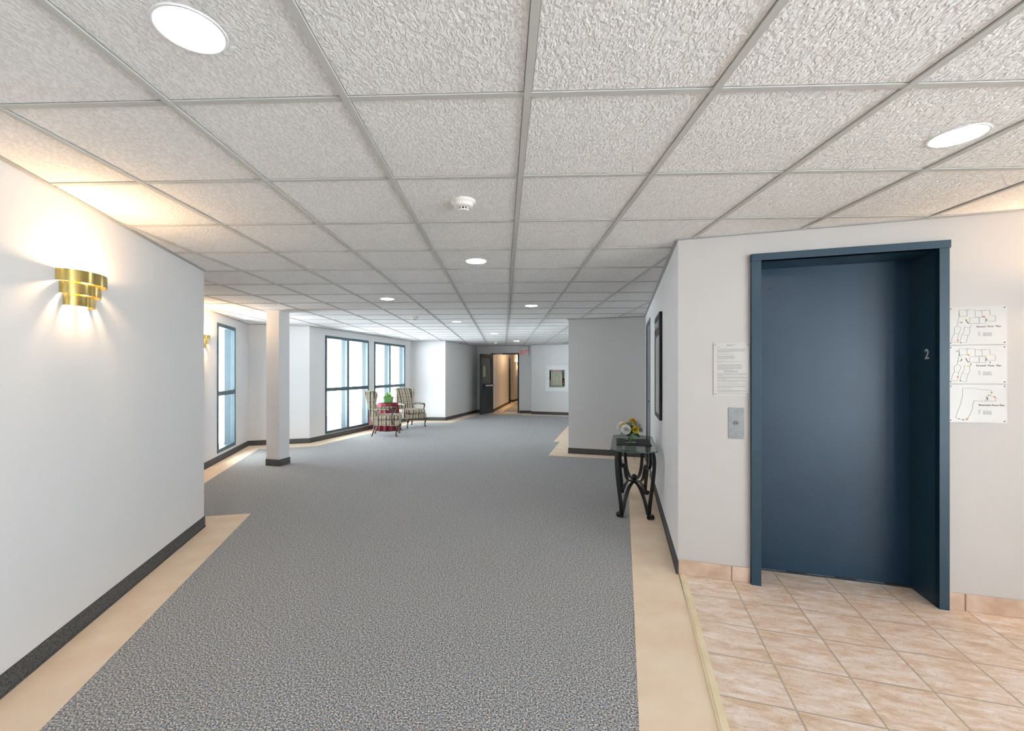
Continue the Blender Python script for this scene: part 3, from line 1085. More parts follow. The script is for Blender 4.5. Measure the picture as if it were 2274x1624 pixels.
# ---------------------------------------------------------------- framed mirror on the right wall
ms1 = WR.len - 1.225
MW = 0.62
ms0 = ms1 - MW
mir = empty('mirror', WR.at(ms0, 0, 0.935), WR.rz)
bm = bmesh.new()
MH = 1.05
for a in ((0, 0.028, 0, MH), (MW - 0.040, MW, 0, MH), (0.045, MW - 0.045, 0, 0.045), (0.045, MW - 0.045, MH - 0.04, MH), (0.045, MW - 0.045, 0.835, 0.865)):
    box(bm, a[0], a[1], -0.028, -0.001, a[2], a[3])
obj('frame', bm, M_BLACK, mir, bevel=0.004)
bm = bmesh.new()
box(bm, 0.024, MW - 0.035, -0.024, -0.004, 0.04, 0.84)
obj('glass', bm, M_MIRROR, mir)
bm = bmesh.new()
box(bm, 0.024, MW - 0.035, -0.022, -0.004, 0.86, MH - 0.03)
pan = obj('top_panel', bm, M_BLACK, mir)
bm = bmesh.new()
for k in range(5):
    cx = 0.09 + k * (MW - 0.18) / 4
    pts = [(cx + 0.042 * (1 - t / 9) * math.cos(t * 0.9), -0.026, 0.935 + 0.055 * (1 - t / 9) * math.sin(t * 0.9)) for t in range(8)]
    tube(bm, pts, [0.007, 0.007, 0.006, 0.006, 0.005, 0.004, 0.004, 0.003], 8, 3)
obj('scroll_relief', bm, noisy('pewter_relief', (0.25, 0.26, 0.25), (0.35, 0.36, 0.35), rough=0.4, metal=0.5), pan, smooth=True)
tag(mir, 'tall black framed mirror on the wall above the glass table', 'mirror')

# ---------------------------------------------------------------- wall sconces
def sconce(w, s, z, label, power):
    r = empty('wall_sconce', w.at(s, 0, z), w.rz)
    dims = [(0.150, 0.118, 0.117, 0.178), (0.124, 0.094, 0.057, 0.120), (0.098, 0.072, 0.000, 0.060)]
    for hw, dep, z0, z1 in dims:
        bm = bmesh.new()
        pts = []
        side = dep * 0.42
        pts.append((-hw, 0.0))
        pts.append((-hw, -side * 0.45))
        n = 18
        for i in range(n + 1):
            a = PI * i / n
            pts.append((-hw * 0.985 * math.cos(a), -side * 0.45 - (dep - side * 0.45) * math.sin(a)))
        pts.append((hw, -side * 0.45))
        pts.append((hw, 0.0))
        ins = [(x * (1 - 0.0022 / hw), y * (1 - 0.0022 / dep)) for x, y in pts]
        o0 = [bm.verts.new((x, y, z0)) for x, y in pts]
        o1 = [bm.verts.new((x, y, z1)) for x, y in pts]
        i0_ = [bm.verts.new((x, y, z0)) for x, y in ins]
        i1_ = [bm.verts.new((x, y, z1)) for x, y in ins]
        for i in range(len(pts) - 1):
            bm.faces.new([o0[i], o0[i + 1], o1[i + 1], o1[i]])
            bm.faces.new([i0_[i], i0_[i + 1], i1_[i + 1], i1_[i]])
            bm.faces.new([o0[i], o0[i + 1], i0_[i + 1], i0_[i]])
            bm.faces.new([o1[i], o1[i + 1], i1_[i + 1], i1_[i]])
        obj('brass_band', bm, M_BRASS, r, smooth=True)
    bm = bmesh.new()
    box(bm, -0.055, 0.055, -0.008, 0.0, 0.03, 0.165)
    obj('backplate', bm, M_BRASS, r)
    bm = bmesh.new()
    lathe(bm, [(0.0, 0.150), (0.014, 0.143), (0.020, 0.125), (0.018, 0.10), (0.011, 0.078), (0.011, 0.05), (0.0, 0.05)], 16, 0, -0.045)
    obj('bulb', bm, M_BULB, r, smooth=True)
    ld = bpy.data.lights.new('sconce_lamp', 'POINT')
    ld.energy = power
    ld.color = (1.0, 0.66, 0.36)
    ld.shadow_soft_size = 0.022
    lo = bpy.data.objects.new('sconce_lamp', ld)
    C.objects.link(lo)
    lo.parent = r
    lo.location = (0, -0.092, 0.168)
    return tag(r, label, 'wall lamp')
sl = s_on(WL, -2.277, 2.262)
sconce(WL, sl, 1.745, 'lit three-tier brass sconce on the big white wall at the left', SCONCE_W)
sconce(WA, s_on(WA, -4.315, 6.14) - 0.13, 1.745, 'brass sconce in the alcove, half hidden by the white wall end', SCONCE_W * 2.6)
sconce(CZ3, 1.05, 1.745, 'lit brass sconce in the corridor beyond the open dark door', SCONCE_W * 3.0)
sconce(WEL, 2.30, 1.745, 'brass sconce on the elevator wall right of the floor plans', SCONCE_W * 1.8)
sconce(CZR, 8.0, 1.745, 'unseen brass sconce added on the right corridor wall for warm fill', SCONCE_W * 8.0)  # out of view, added to warm the corridor walls

# ---------------------------------------------------------------- downlights
def downlight(x, y, label, r=0.081):
    e = empty('ceiling_downlight', (x, y, H))
    bm = bmesh.new()
    lathe(bm, [(r, -0.003), (r + 0.002, -0.0042), (r + 0.007, -0.0035), (r + 0.009, 0.0)], 48)
    obj('trim_ring', bm, M_WHITE, e, smooth=True)
    bm = bmesh.new()
    lathe(bm, [(0.0, -0.0035), (r, -0.0030)], 48)
    obj('diffuser', bm, M_LAMP, e)
    return tag(e, label, 'ceiling light')
for x, y, lb_ in ((-0.842, 1.154, 'largest round ceiling light, near the brass sconce wall'),
                  (1.771, 1.781, 'round ceiling light above the tiled floor near the elevator'),
                  (-0.223, 3.633, 'round ceiling light just beyond the nearer smoke detector'),
                  (-1.449, 5.458, 'round ceiling light towards the white column'),
                  (0.390, 6.083, 'round ceiling light before the grey facing wall'),
                  (-0.842, 7.957, 'round ceiling light beyond the second smoke detector'),
                  (-0.204, 10.407, 'round ceiling light before the farthest smoke detector'),
                  (0.391, 12.827, 'farthest round ceiling light, nearest the exit sign'),
                  (0.70, -0.55, 'unseen fill downlight added over the carpet behind the viewer'),  # from here on, unseen lights added to brighten the near room
                  (2.40, -0.90, 'unseen fill downlight added over the tiles behind the viewer'),
                  (3.60, 1.00, 'unseen fill downlight added over the tiles beyond the floor plans'),
                  ):
    downlight(x, y, lb_)

# ---------------------------------------------------------------- smoke detectors
def detector(x, y, label):
    e = empty('smoke_detector', (x, y, H))
    bm = bmesh.new()
    lathe(bm, [(0.067, 0.0), (0.068, -0.005), (0.066, -0.008), (0.056, -0.015), (0.052, -0.019), (0.051, -0.028), (0.047, -0.032), (0.038, -0.036), (0.0, -0.036)], 40)
    obj('base_ring', bm, M_PLASTIC, e, smooth=True)
    bm = bmesh.new()
    lathe(bm, [(0.0, -0.054), (0.027, -0.054), (0.029, -0.051), (0.029, -0.048), (0.023, -0.048)], 32)
    for k in range(9):
        a = 2 * PI * (k + 0.5) / 9 - PI / 2
        M_ = Matrix.Rotation(a, 4, 'Z')
        box(bm, 0.023, 0.029, -0.0025, 0.0025, -0.049, -0.034, M_)
    obj('cap', bm, M_PLASTIC, e, smooth=True)
    bm = bmesh.new()
    lathe(bm, [(0.021, -0.034), (0.021, -0.049)], 24)
    obj('sensor_slot', bm, M_SLOT, e)
    return tag(e, label, 'smoke detector')
detector(-0.214, 2.361, 'nearest and largest of the ivory smoke detectors on the ceiling')
detector(-1.463, 7.242, 'ivory smoke detector on the ceiling beyond the column')
detector(-0.212, 13.435, 'smallest, farthest smoke detector, above the open door')

# ---------------------------------------------------------------- far door with casing and leaf
FD = struct(empty('door_2', WF.at(OPF[0], 0, 0), WF.rz))
OW = OPF[1] - OPF[0]
bm = bmesh.new()
box(bm, -0.05, 0.0, -0.015, 0.135, 0.0, 2.065)
box(bm, OW, OW + 0.05, -0.015, 0.135, 0.0, 2.065)
box(bm, -0.05, OW + 0.05, -0.015, 0.135, 2.02, 2.067)
obj('door_frame', bm, M_DOORD, FD, bevel=0.003)
hp = WF.at(OPF[0] + 0.02, 0.03)
fe = Vector((-0.735, 14.49, 0))
dv = fe - Vector((hp.x, hp.y, 0))
leaf = empty('open_door', (hp.x, hp.y, 0), math.atan2(dv.y, dv.x))
LWd = 0.865
bm = bmesh.new()
T = 0.022
# stiles and rails around the window, solid lower part
box(bm, 0.0, 0.14, -T, T, 0.012, 2.012)
box(bm, LWd - 0.14, LWd, -T, T, 0.012, 2.012)
box(bm, 0.14, LWd - 0.14, -T, T, 1.87, 2.012)
box(bm, 0.14, LWd - 0.14, -T, T, 0.012, 1.02)
lf = obj('leaf', bm, M_DOORD, leaf, bevel=0.002)
bm = bmesh.new()
for sgn in (-1, 1):
    for x0 in (0.16, 0.47):
        for a in ((x0, x0 + 0.24, 0.84, 0.865), (x0, x0 + 0.24, 0.17, 0.195), (x0, x0 + 0.025, 0.195, 0.84), (x0 + 0.215, x0 + 0.24, 0.195, 0.84)):
            box(bm, a[0], a[1], sgn * T - 0.006, sgn * T + 0.006, a[2], a[3])
obj('raised_panel', bm, M_DOORD, lf, bevel=0.004)
bm = bmesh.new()
box(bm, 0.13, LWd - 0.13, -0.005, 0.005, 1.01, 1.88)
obj('wired_glass', bm, M_DGLASS, leaf)
bm = bmesh.new()
box(bm, LWd - 0.34, LWd - 0.16, 0.006, 0.0075, 1.25, 1.62)
obj('poster', bm, mat('pale_green_poster', (0.28, 0.33, 0.22), 0.5), leaf)
for sgn in (1,):
    pb = bmesh.new()
    box(pb, 0.06, 0.64, sgn * 0.050, sgn * 0.078, 0.935, 0.978)
    bar = obj('panic_bar', pb, M_WHITE, leaf, bevel=0.008)
    pb = bmesh.new()
    box(pb, 0.64, 0.70, sgn * 0.02, sgn * 0.08, 0.915, 0.998)
    box(pb, 0.03, 0.06, sgn * 0.02, sgn * 0.08, 0.925, 0.988)
    obj('bar_bracket', pb, M_BLACK, leaf, bevel=0.008)
    pb = bmesh.new()
    box(pb, 0.73, 0.755, sgn * 0.022, sgn * 0.04, 0.91, 1.02)
    obj('latch_plate', pb, M_STEEL, leaf)
bm = bmesh.new()
box(bm, 0.05, 0.30, -0.06, -0.0, 2.022, 2.062, FD.matrix_basis if False else None)
cl = obj('door_closer', bm, M_STEEL, FD, bevel=0.004)
cl.location = (0.06, -0.015, 0.0)
tag(leaf, 'dark green-grey door standing open, with a glass panel and push bar', 'door')

# dark door far down the corridor
D4 = struct(empty('door_4', (0.262, 19.78, 0), CZ.rz))
bm = bmesh.new()
box(bm, 0.0, 0.36, -0.03, 0.01, 0.0, 2.06)
obj('door_leaf', bm, M_DOORD, D4)

# EXIT sign
ex = empty('exit_sign', WF.at(1.50, 0.0, 1.985), WF.rz)
bm = bmesh.new()
box(bm, 0.0, 0.295, -0.09, -0.0, 0.0, 0.302)
obj('housing', bm, noisy('sign_housing', (0.50, 0.54, 0.53), (0.54, 0.58, 0.57), rough=0.5), ex, bevel=0.004)
bm = bmesh.new()
box(bm, 0.012, 0.290, -0.094, -0.088, 0.008, 0.175)
obj('face', bm, M_WHITE, ex)
t = text_obj('exit_letters', 'EXIT', 0.195, M_REDLIT, ex, 0.001, bold=0.004)
t.location = (0.155, -0.0955, 0.088)
t.rotation_euler = (PI / 2, 0, 0)
t.scale = (0.62, 1.0, 1.0)
tag(ex, 'white box with red EXIT letters beside the open door', 'exit sign')

# fire hose cabinet in the far right wall
fc = empty('fire_hose_cabinet', WE.at(0.474, 0, 0.78), WE.rz)
FW_, FH_ = 0.775, 0.85
bm = bmesh.new()
i0, i1, j0, j1 = 0.136, 0.640, 0.135, 0.708
box(bm, 0, FW_, -0.018, 0.0, 0, j0)
box(bm, 0, FW_, -0.018, 0.0, j1, FH_)
box(bm, 0, i0, -0.018, 0.0, j0, j1)
box(bm, i1, FW_, -0.018, 0.0, j0, j1)
obj('cabinet_door', bm, M_WHITE, fc, bevel=0.004)
bm = bmesh.new()
box(bm, 0.07, 0.72, 0.100, 0.112, 0.09, 0.76)
box(bm, 0.07, 0.075, 0.0, 0.10, 0.09, 0.76)
box(bm, 0.72, 0.725, 0.0, 0.10, 0.09, 0.76)
box(bm, 0.07, 0.72, 0.0, 0.10, 0.085, 0.09)
box(bm, 0.07, 0.72, 0.0, 0.10, 0.755, 0.76)
obj('cabinet_box', bm, M_WHITE, fc)
bm = bmesh.new()
box(bm, i0 - 0.005, i1 + 0.005, -0.010, -0.006, j0 - 0.005, j1 + 0.005)
obj('glass', bm, M_GLASS, fc)
bm = bmesh.new()
for k in range(11):
    x = 0.20 + k * 0.034
    pts = [(x, 0.02, 0.66), (x + 0.004, 0.012, 0.45), (x + 0.010, 0.015, 0.24), (x + 0.012, 0.03, 0.165), (x + 0.022, 0.045, 0.22), (x + 0.018, 0.045, 0.6)]
    strap(bm, pts, (0.25, 1, 0), 0.055, 0.028, 5)
box(bm, 0.185, 0.60, 0.02, 0.08, 0.655, 0.700)
obj('folded_hose', bm, M_HOSE, fc, smooth=True)
bm = bmesh.new()
pts = [(0.60 + 0.045 * math.cos(a), 0.02, 0.30 + 0.115 * math.sin(a)) for a in [PI * 2 * k / 10 for k in range(11)]]
tube(bm, pts, 0.014, 8, 4)
obj('hose_reel', bm, M_SLOT, fc, smooth=True)
bm = bmesh.new()
tube(bm, [(0.16, 0.03, 0.66), (0.155, 0.03, 0.52), (0.15, 0.03, 0.36)], 0.022, 8, 4)
obj('nozzle', bm, M_SLOT, fc, smooth=True)
bm = bmesh.new()
box(bm, 0.59, 0.63, 0.01, 0.03, 0.27, 0.35)
obj('valve_handle', bm, M_RED, fc, bevel=0.006)
bm = bmesh.new()
box(bm, 0.57, 0.63, 0.01, 0.035, 0.15, 0.185)
obj('coupling', bm, M_YEL, fc, bevel=0.006)
bm = bmesh.new()
box(bm, 0.272, 0.485, -0.013, -0.0105, 0.648, 0.708)
lbp = obj('label_strip', bm, noisy('pink_label', (0.62, 0.42, 0.42), (0.70, 0.55, 0.54), scale=60, rough=0.4), fc)
bm = bmesh.new()
for zz in (0.688, 0.668):
    x = 0.285
    while x < 0.46:
        wl = rr.uniform(0.008, 0.02)
        box(bm, x, x + wl, -0.0136, -0.013, zz - 0.011, zz)
        x += wl + 0.006
obj('label_print', bm, M_RED, lbp)
bm = bmesh.new()
lathe(bm, [(0, 0.006), (0.011, 0.005), (0.012, 0)], 16)
o = obj('lock', bm, M_SLOT, fc)
o.location = (0.068, -0.018, 0.425)
o.rotation_euler = (PI / 2, 0, 0)
tag(fc, 'white fire hose cabinet with a glass front, recessed in the far wall', 'fire cabinet')

# ---------------------------------------------------------------- console table with glass top
ct = empty('console_table', (1.372, 4.70, 0), math.atan2(0.967, 0.2654) - PI / 2)
gl_pts = [(-0.215, -0.49), (-0.115, -0.585), (0.115, -0.585), (0.215, -0.49), (0.215, 0.49), (0.115, 0.585), (-0.115, 0.585), (-0.215, 0.49)]
bm = bmesh.new()
prism(bm, gl_pts, 0.650, 0.6595)
gt_ = obj('glass_top', bm, M_TGLASS, ct)
bm = bmesh.new()
npt = len(gl_pts)
v0 = [bm.verts.new((x * 1.001, y * 1.001, 0.6502)) for x, y in gl_pts]
v1 = [bm.verts.new((x * 1.001, y * 1.001, 0.6593)) for x, y in gl_pts]
for i in range(npt):
    bm.faces.new([v0[i], v0[(i + 1) % npt], v1[(i + 1) % npt], v1[i]])
bm2 = bm
obj('glass_edge', bm2, M_GEDGE, gt_)
for sx in (-1, 1):
    for sy in (-1, 1):
        wd = (1.0 * sy * sx, -0.42, 0)
        bm = bmesh.new()
        P_ = [(0.135, 0.36, 0.644), (0.155, 0.41, 0.640), (0.168, 0.45, 0.595), (0.170, 0.465, 0.53), (0.165, 0.465, 0.44), (0.152, 0.455, 0.30), (0.134, 0.445, 0.15), (0.126, 0.438, 0.05), (0.122, 0.436, 0.014), (0.132, 0.452, 0.005), (0.152, 0.466, 0.014), (0.155, 0.466, 0.038), (0.140, 0.452, 0.046)]
        strap(bm, [(x * sx + 0.012, y * sy, z) for x, y, z in P_], wd, 0.036, 0.008, 5)
        obj('leg', bm, M_IRON, ct, smooth=True)
        bm = bmesh.new()
        P_ = [(0.135, 0.37, 0.643), (0.140, 0.41, 0.60), (0.138, 0.43, 0.53), (0.128, 0.43, 0.480), (0.114, 0.41, 0.475), (0.104, 0.395, 0.50), (0.096, 0.37, 0.495), (0.088, 0.32, 0.42), (0.076, 0.24, 0.335), (0.048, 0.12, 0.275), (0.0, 0.0, 0.262)]
        strap(bm, [(x * sx + 0.012, y * sy, z) for x, y, z in P_], (0.9 * sx * sy, -0.5, 0.0), 0.034, 0.008, 5)
        obj('scroll_brace', bm, M_IRON, ct, smooth=True)
        bm = bmesh.new()
        P_ = [(0.0, 0.0, 0.254), (0.045, 0.13, 0.228), (0.082, 0.27, 0.160), (0.104, 0.37, 0.09), (0.118, 0.425, 0.035)]
        strap(bm, [(x * sx + 0.012, y * sy, z) for x, y, z in P_], (0.9 * sx * sy, -0.4, 0.0), 0.034, 0.008, 5)
        obj('lower_brace', bm, M_IRON, ct, smooth=True)
        bm = bmesh.new()
        lathe(bm, [(0, 0.640), (0.020, 0.640), (0.020, 0.650), (0, 0.650)], 20, 0.140 * sx + 0.012, 0.375 * sy)
        obj('support_pad', bm, M_IRON, ct)
bm = bmesh.new()
ellipsoid(bm, (0.012, 0, 0.296), (0.031, 0.031, 0.031))
obj('ball', bm, M_IRON, ct, smooth=True)
tag(ct, 'glass-topped console table on curved black iron legs by the right wall', 'table')

mt = empty('placemat', (1.376, 4.705, 0.6596), 0.0)
u1 = Vector((0.967, -0.2654))
bm = bmesh.new()
prism(bm, [(1.154 - 1.376, 4.519 - 4.705), (1.484 - 1.376, 4.44 - 4.705), (1.596 - 1.376, 4.90 - 4.705), (1.266 - 1.376, 4.965 - 4.705)], 0.0, 0.004)
pm = obj('mat', bm, M_MAT, mt, bevel=0.001)
tag(mt, 'black rectangular placemat on the glass table top', 'placemat')

# flower arrangement
fa = empty('flower_arrangement', (1.335, 4.665, 0.664), 0.10)
def shell_box(bm, a, z0, z1, t):
    for x0, x1, y0, y1 in ((-a, a, -a, -a + t), (-a, a, a - t, a), (-a, -a + t, -a + t, a - t), (a - t, a, -a + t, a - t)):
        box(bm, x0, x1, y0, y1, z0, z1)
    box(bm, -a, a, -a, a, 0.0, z0 + 0.0)
bm = bmesh.new()
shell_box(bm, 0.044, 0.010, 0.100, 0.004)
va = obj('vase', bm, M_VGLASS, fa)
bm = bmesh.new()
box(bm, -0.0395, 0.0395, -0.0395, 0.0395, 0.0105, 0.070)
obj('water', bm, M_WATER, va)
bm = bmesh.new()
rs = random.Random(5)
for k in range(12):
    a = rs.uniform(0, 2 * PI)
    r0 = rs.uniform(0.0, 0.03)
    tube(bm, [(r0 * math.cos(a), r0 * math.sin(a), 0.012), (0.02 * math.cos(a + 2), 0.02 * math.sin(a + 2), 0.07), (0.05 * math.cos(a), 0.05 * math.sin(a), 0.15)], 0.0028, 6, 4)
obj('stem_bunch', bm, M_LEAF, fa, smooth=True)

def petal(bm, M_, w, h, curl, cup, n=5):
    """a curved petal: base at the origin, growing up +z and bending outward +x"""
    rows = []
    for i in range(n + 1):
        t = i / n
        ww = w * math.sin(PI * (0.12 + 0.78 * t)) ** 0.7
        x = curl * t ** 2
        z = h * (t - 0.15 * t * t)
        row = []
        for j in range(5):
            v = (j / 4 - 0.5) * 2
            row.append(bm.verts.new(M_ @ Vector((x - cup * v * v, v * ww / 2, z - 0.12 * h * v * v * t))))
        rows.append(row)
    for A, B in zip(rows, rows[1:]):
        for j in range(4):
            bm.faces.new([A[j], A[j + 1], B[j + 1], B[j]])

def rose(parent, pos, dirv, R, m_out, m_in, name, rings=((3, 0.10, 0.35), (5, 0.26, 0.62), (6, 0.44, 0.85), (7, 0.60, 1.05))):
    d = Vector(dirv).normalized()
    Q = Matrix.Translation(pos) @ d.to_track_quat('Z', 'Y').to_matrix().to_4x4()
    bo, bi = bmesh.new(), bmesh.new()
    for k, (n, rad, cur) in enumerate(rings):
        for i in range(n):
            a = 2 * PI * (i + 0.5 * (k % 2)) / n + rs.uniform(-0.15, 0.15)
            MM = Q @ Matrix.Rotation(a, 4, 'Z') @ Matrix.Translation((R * rad * 0.45, 0, -0.25 * R))
            petal(bi if k < 2 else bo, MM, R * (0.75 + 0.22 * k), R * (1.15 - 0.13 * k), R * (cur * 0.55), R * 0.16)
    o = obj(name, bo, m_out, parent, smooth=True)
    c = obj('flower_heart', bi, m_in, o, smooth=True)
    return o
YM, WM_ = (M_YEL, M_YELC), (M_WHT, M_WHT)
cam_dir = Vector((-0.28, -0.96, 0.05))
flowers = [
    ((0.018, -0.070, 0.142), (0.2, -1.0, 0.25), 0.042, YM, 'yellow_rose'),
    ((-0.070, -0.060, 0.142), (-0.45, -0.85, 0.35), 0.050, WM_, 'white_peony'),
    ((-0.078, -0.012, 0.175), (-0.6, -0.5, 0.8), 0.038, YM, 'yellow_rose'),
    ((-0.100, 0.010, 0.168), (-1.0, -0.2, 0.6), 0.046, WM_, 'white_peony'),
    ((-0.035, 0.005, 0.205), (-0.25, -0.3, 1.0), 0.044, WM_, 'white_peony'),
    ((0.020, 0.000, 0.215), (0.1, -0.35, 1.0), 0.044, YM, 'yellow_rose'),
    ((0.070, 0.010, 0.185), (0.7, -0.2, 0.9), 0.044, WM_, 'white_peony'),
    ((0.095, -0.020, 0.145), (1.0, -0.5, 0.4), 0.042, WM_, 'white_peony'),
    ((0.000, 0.075, 0.170), (0.0, 1.0, 0.6), 0.048, WM_, 'white_peony'),
    ((0.080, 0.065, 0.150), (0.8, 0.8, 0.5), 0.040, YM, 'yellow_rose'),
]
for p, d, R, mm, nm in flowers:
    if mm[0] is M_WHT:
        rose(fa, p, d, R * 1.22, mm[0], mm[1], nm, ((4, 0.10, 0.30), (6, 0.24, 0.52), (7, 0.38, 0.72), (8, 0.52, 0.92), (9, 0.62, 1.10)))
    else:
        rose(fa, p, d, R * 1.20, mm[0], mm[1], nm)
def leaf_blade(bm, M_, l, w, bend, n=5):
    prev = None
    for i in range(n + 1):
        t = i / n
        ww = w * math.sin(PI * min(0.98, 0.08 + 0.92 * t)) ** 0.8
        c = Vector((l * t, 0, bend * t * t))
        row = [bm.verts.new(M_ @ (c + Vector((0, -ww / 2, 0.15 * ww)))), bm.verts.new(M_ @ c), bm.verts.new(M_ @ (c + Vector((0, ww / 2, 0.15 * ww))))]
        if prev:
            for j in range(2):
                bm.faces.new([prev[j], prev[j + 1], row[j + 1], row[j]])
        prev = row
for k in range(26):
    bm = bmesh.new()
    a = 2 * PI * k / 26 + rs.uniform(-0.2, 0.2)
    el = rs.choice([-0.45, -0.15, 0.2, 0.5])
    z0 = 0.105 + 0.05 * (el + 0.5)
    MM = Matrix.Translation((0.055 * math.cos(a), 0.055 * math.sin(a), z0)) @ Matrix.Rotation(a, 4, 'Z') @ Matrix.Rotation(-el, 4, 'Y') @ Matrix.Rotation(rs.uniform(-0.6, 0.6), 4, 'X')
    leaf_blade(bm, MM, rs.uniform(0.05, 0.085), rs.uniform(0.024, 0.036), -0.012)
    obj('leaf', bm, M_LEAF if k % 5 == 0 else M_LEAFD, fa, smooth=True)
bm = bmesh.new()
ellipsoid(bm, (0, 0, 0.135), (0.055, 0.055, 0.045), 14, 8)
obj('foliage_core', bm, M_LEAFD, fa, smooth=True)
tag(fa, 'yellow and white flowers in a square glass vase on the glass table', 'flowers')

# ---------------------------------------------------------------- round table with crimson cloth, planter
tcx, tcy = -2.80, 10.60
rt = empty('side_table', (tcx, tcy, 0))
bm = bmesh.new()
lathe(bm, [(0, 0.635), (0.235, 0.635), (0.235, 0.655), (0, 0.655)], 32)
obj('tabletop', bm, M_WOOD, rt)
bm = bmesh.new()
lathe(bm, [(0, 0.0), (0.16, 0.0), (0.16, 0.02), (0.03, 0.05), (0.03, 0.60), (0.1, 0.635), (0, 0.635)], 20)
obj('pedestal', bm, M_WOOD, rt, smooth=True)
tag(rt, 'small round pedestal table hidden under the crimson cloth', 'table')
bm = bmesh.new()
def wob(a, z):
    t = max(0.0, (0.64 - z) / 0.64)
    return t ** 0.6 * (0.125 * math.cos(13 * a + 0.6) + 0.03 * math.cos(26 * a + 1.0) + 0.02 * math.cos(5 * a + 2))
prof = [(0.0, 0.6605), (0.12, 0.6605), (0.225, 0.6605), (0.241, 0.655), (0.247, 0.64)]
for k in range(1, 15):
    t = k / 14
    prof.append((0.248 + 0.038 * t, 0.64 - 0.632 * t))
lathe(bm, prof, 132, 0, 0, wob)
tcl = obj('tablecloth', bm, M_CLOTH, None, smooth=True)
tcl.location = (tcx, tcy, 0)
tag(tcl, 'crimson floor-length cloth draped in folds over the round table', 'tablecloth')

pp = empty('potted_plant', (tcx + 0.015, tcy - 0.03, 0.6615), 0.25)
bm = bmesh.new()
lathe(bm, [(0.0, 0.0), (0.10, 0.0), (0.165, 0.012), (0.168, 0.018), (0.10, 0.008), (0.0, 0.008)], 32)
obj('saucer', bm, M_SAUCER, pp, smooth=True)
def octo(bm, hx, hy, ch, z):
    pts = [(hx, hy - ch), (hx - ch, hy), (-hx + ch, hy), (-hx, hy - ch), (-hx, -hy + ch), (-hx + ch, -hy), (hx - ch, -hy), (hx, -hy + ch)]
    return [bm.verts.new((x, y, z)) for x, y in pts]
bm = bmesh.new()
lv = [octo(bm, 0.105, 0.075, 0.02, 0.008), octo(bm, 0.130, 0.095, 0.03, 0.125), octo(bm, 0.136, 0.101, 0.03, 0.127), octo(bm, 0.137, 0.102, 0.03, 0.150), octo(bm, 0.128, 0.093, 0.03, 0.150), octo(bm, 0.126, 0.091, 0.03, 0.130)]
bm.faces.new(lv[0])
for A, B in zip(lv, lv[1:]):
    for i in range(8):
        bm.faces.new([A[i], A[(i + 1) % 8], B[(i + 1) % 8], B[i]])
obj('pot', bm, M_POT, pp, bevel=0.003)
bm = bmesh.new()
bm.faces.new(octo(bm, 0.127, 0.092, 0.03, 0.134))
obj('soil', bm, M_SOIL, pp)
for k in range(34):
    bm = bmesh.new()
    a = rs.uniform(0, 2 * PI)
    cx = rs.uniform(-0.10, 0.10)
    cy = rs.uniform(-0.06, 0.06)
    big = abs(cx - 0.02) < 0.05
    ln = rs.uniform(0.12, 0.19) if big else rs.uniform(0.06, 0.11)
    up = rs.uniform(0.75, 1.35) if big else rs.uniform(0.2, 1.0)
    MM = Matrix.Translation((cx, cy, 0.13)) @ Matrix.Rotation(a, 4, 'Z') @ Matrix.Rotation(-up, 4, 'Y')
    leaf_blade(bm, MM, ln, rs.uniform(0.03, 0.045) if big else rs.uniform(0.022, 0.034), -0.03)
    obj('leaf', bm, M_LEAF if big else (M_LEAFD if k % 2 else M_LEAF), pp, smooth=True)
tag(pp, 'leafy plant in a light green flared pot on the crimson cloth', 'plant')

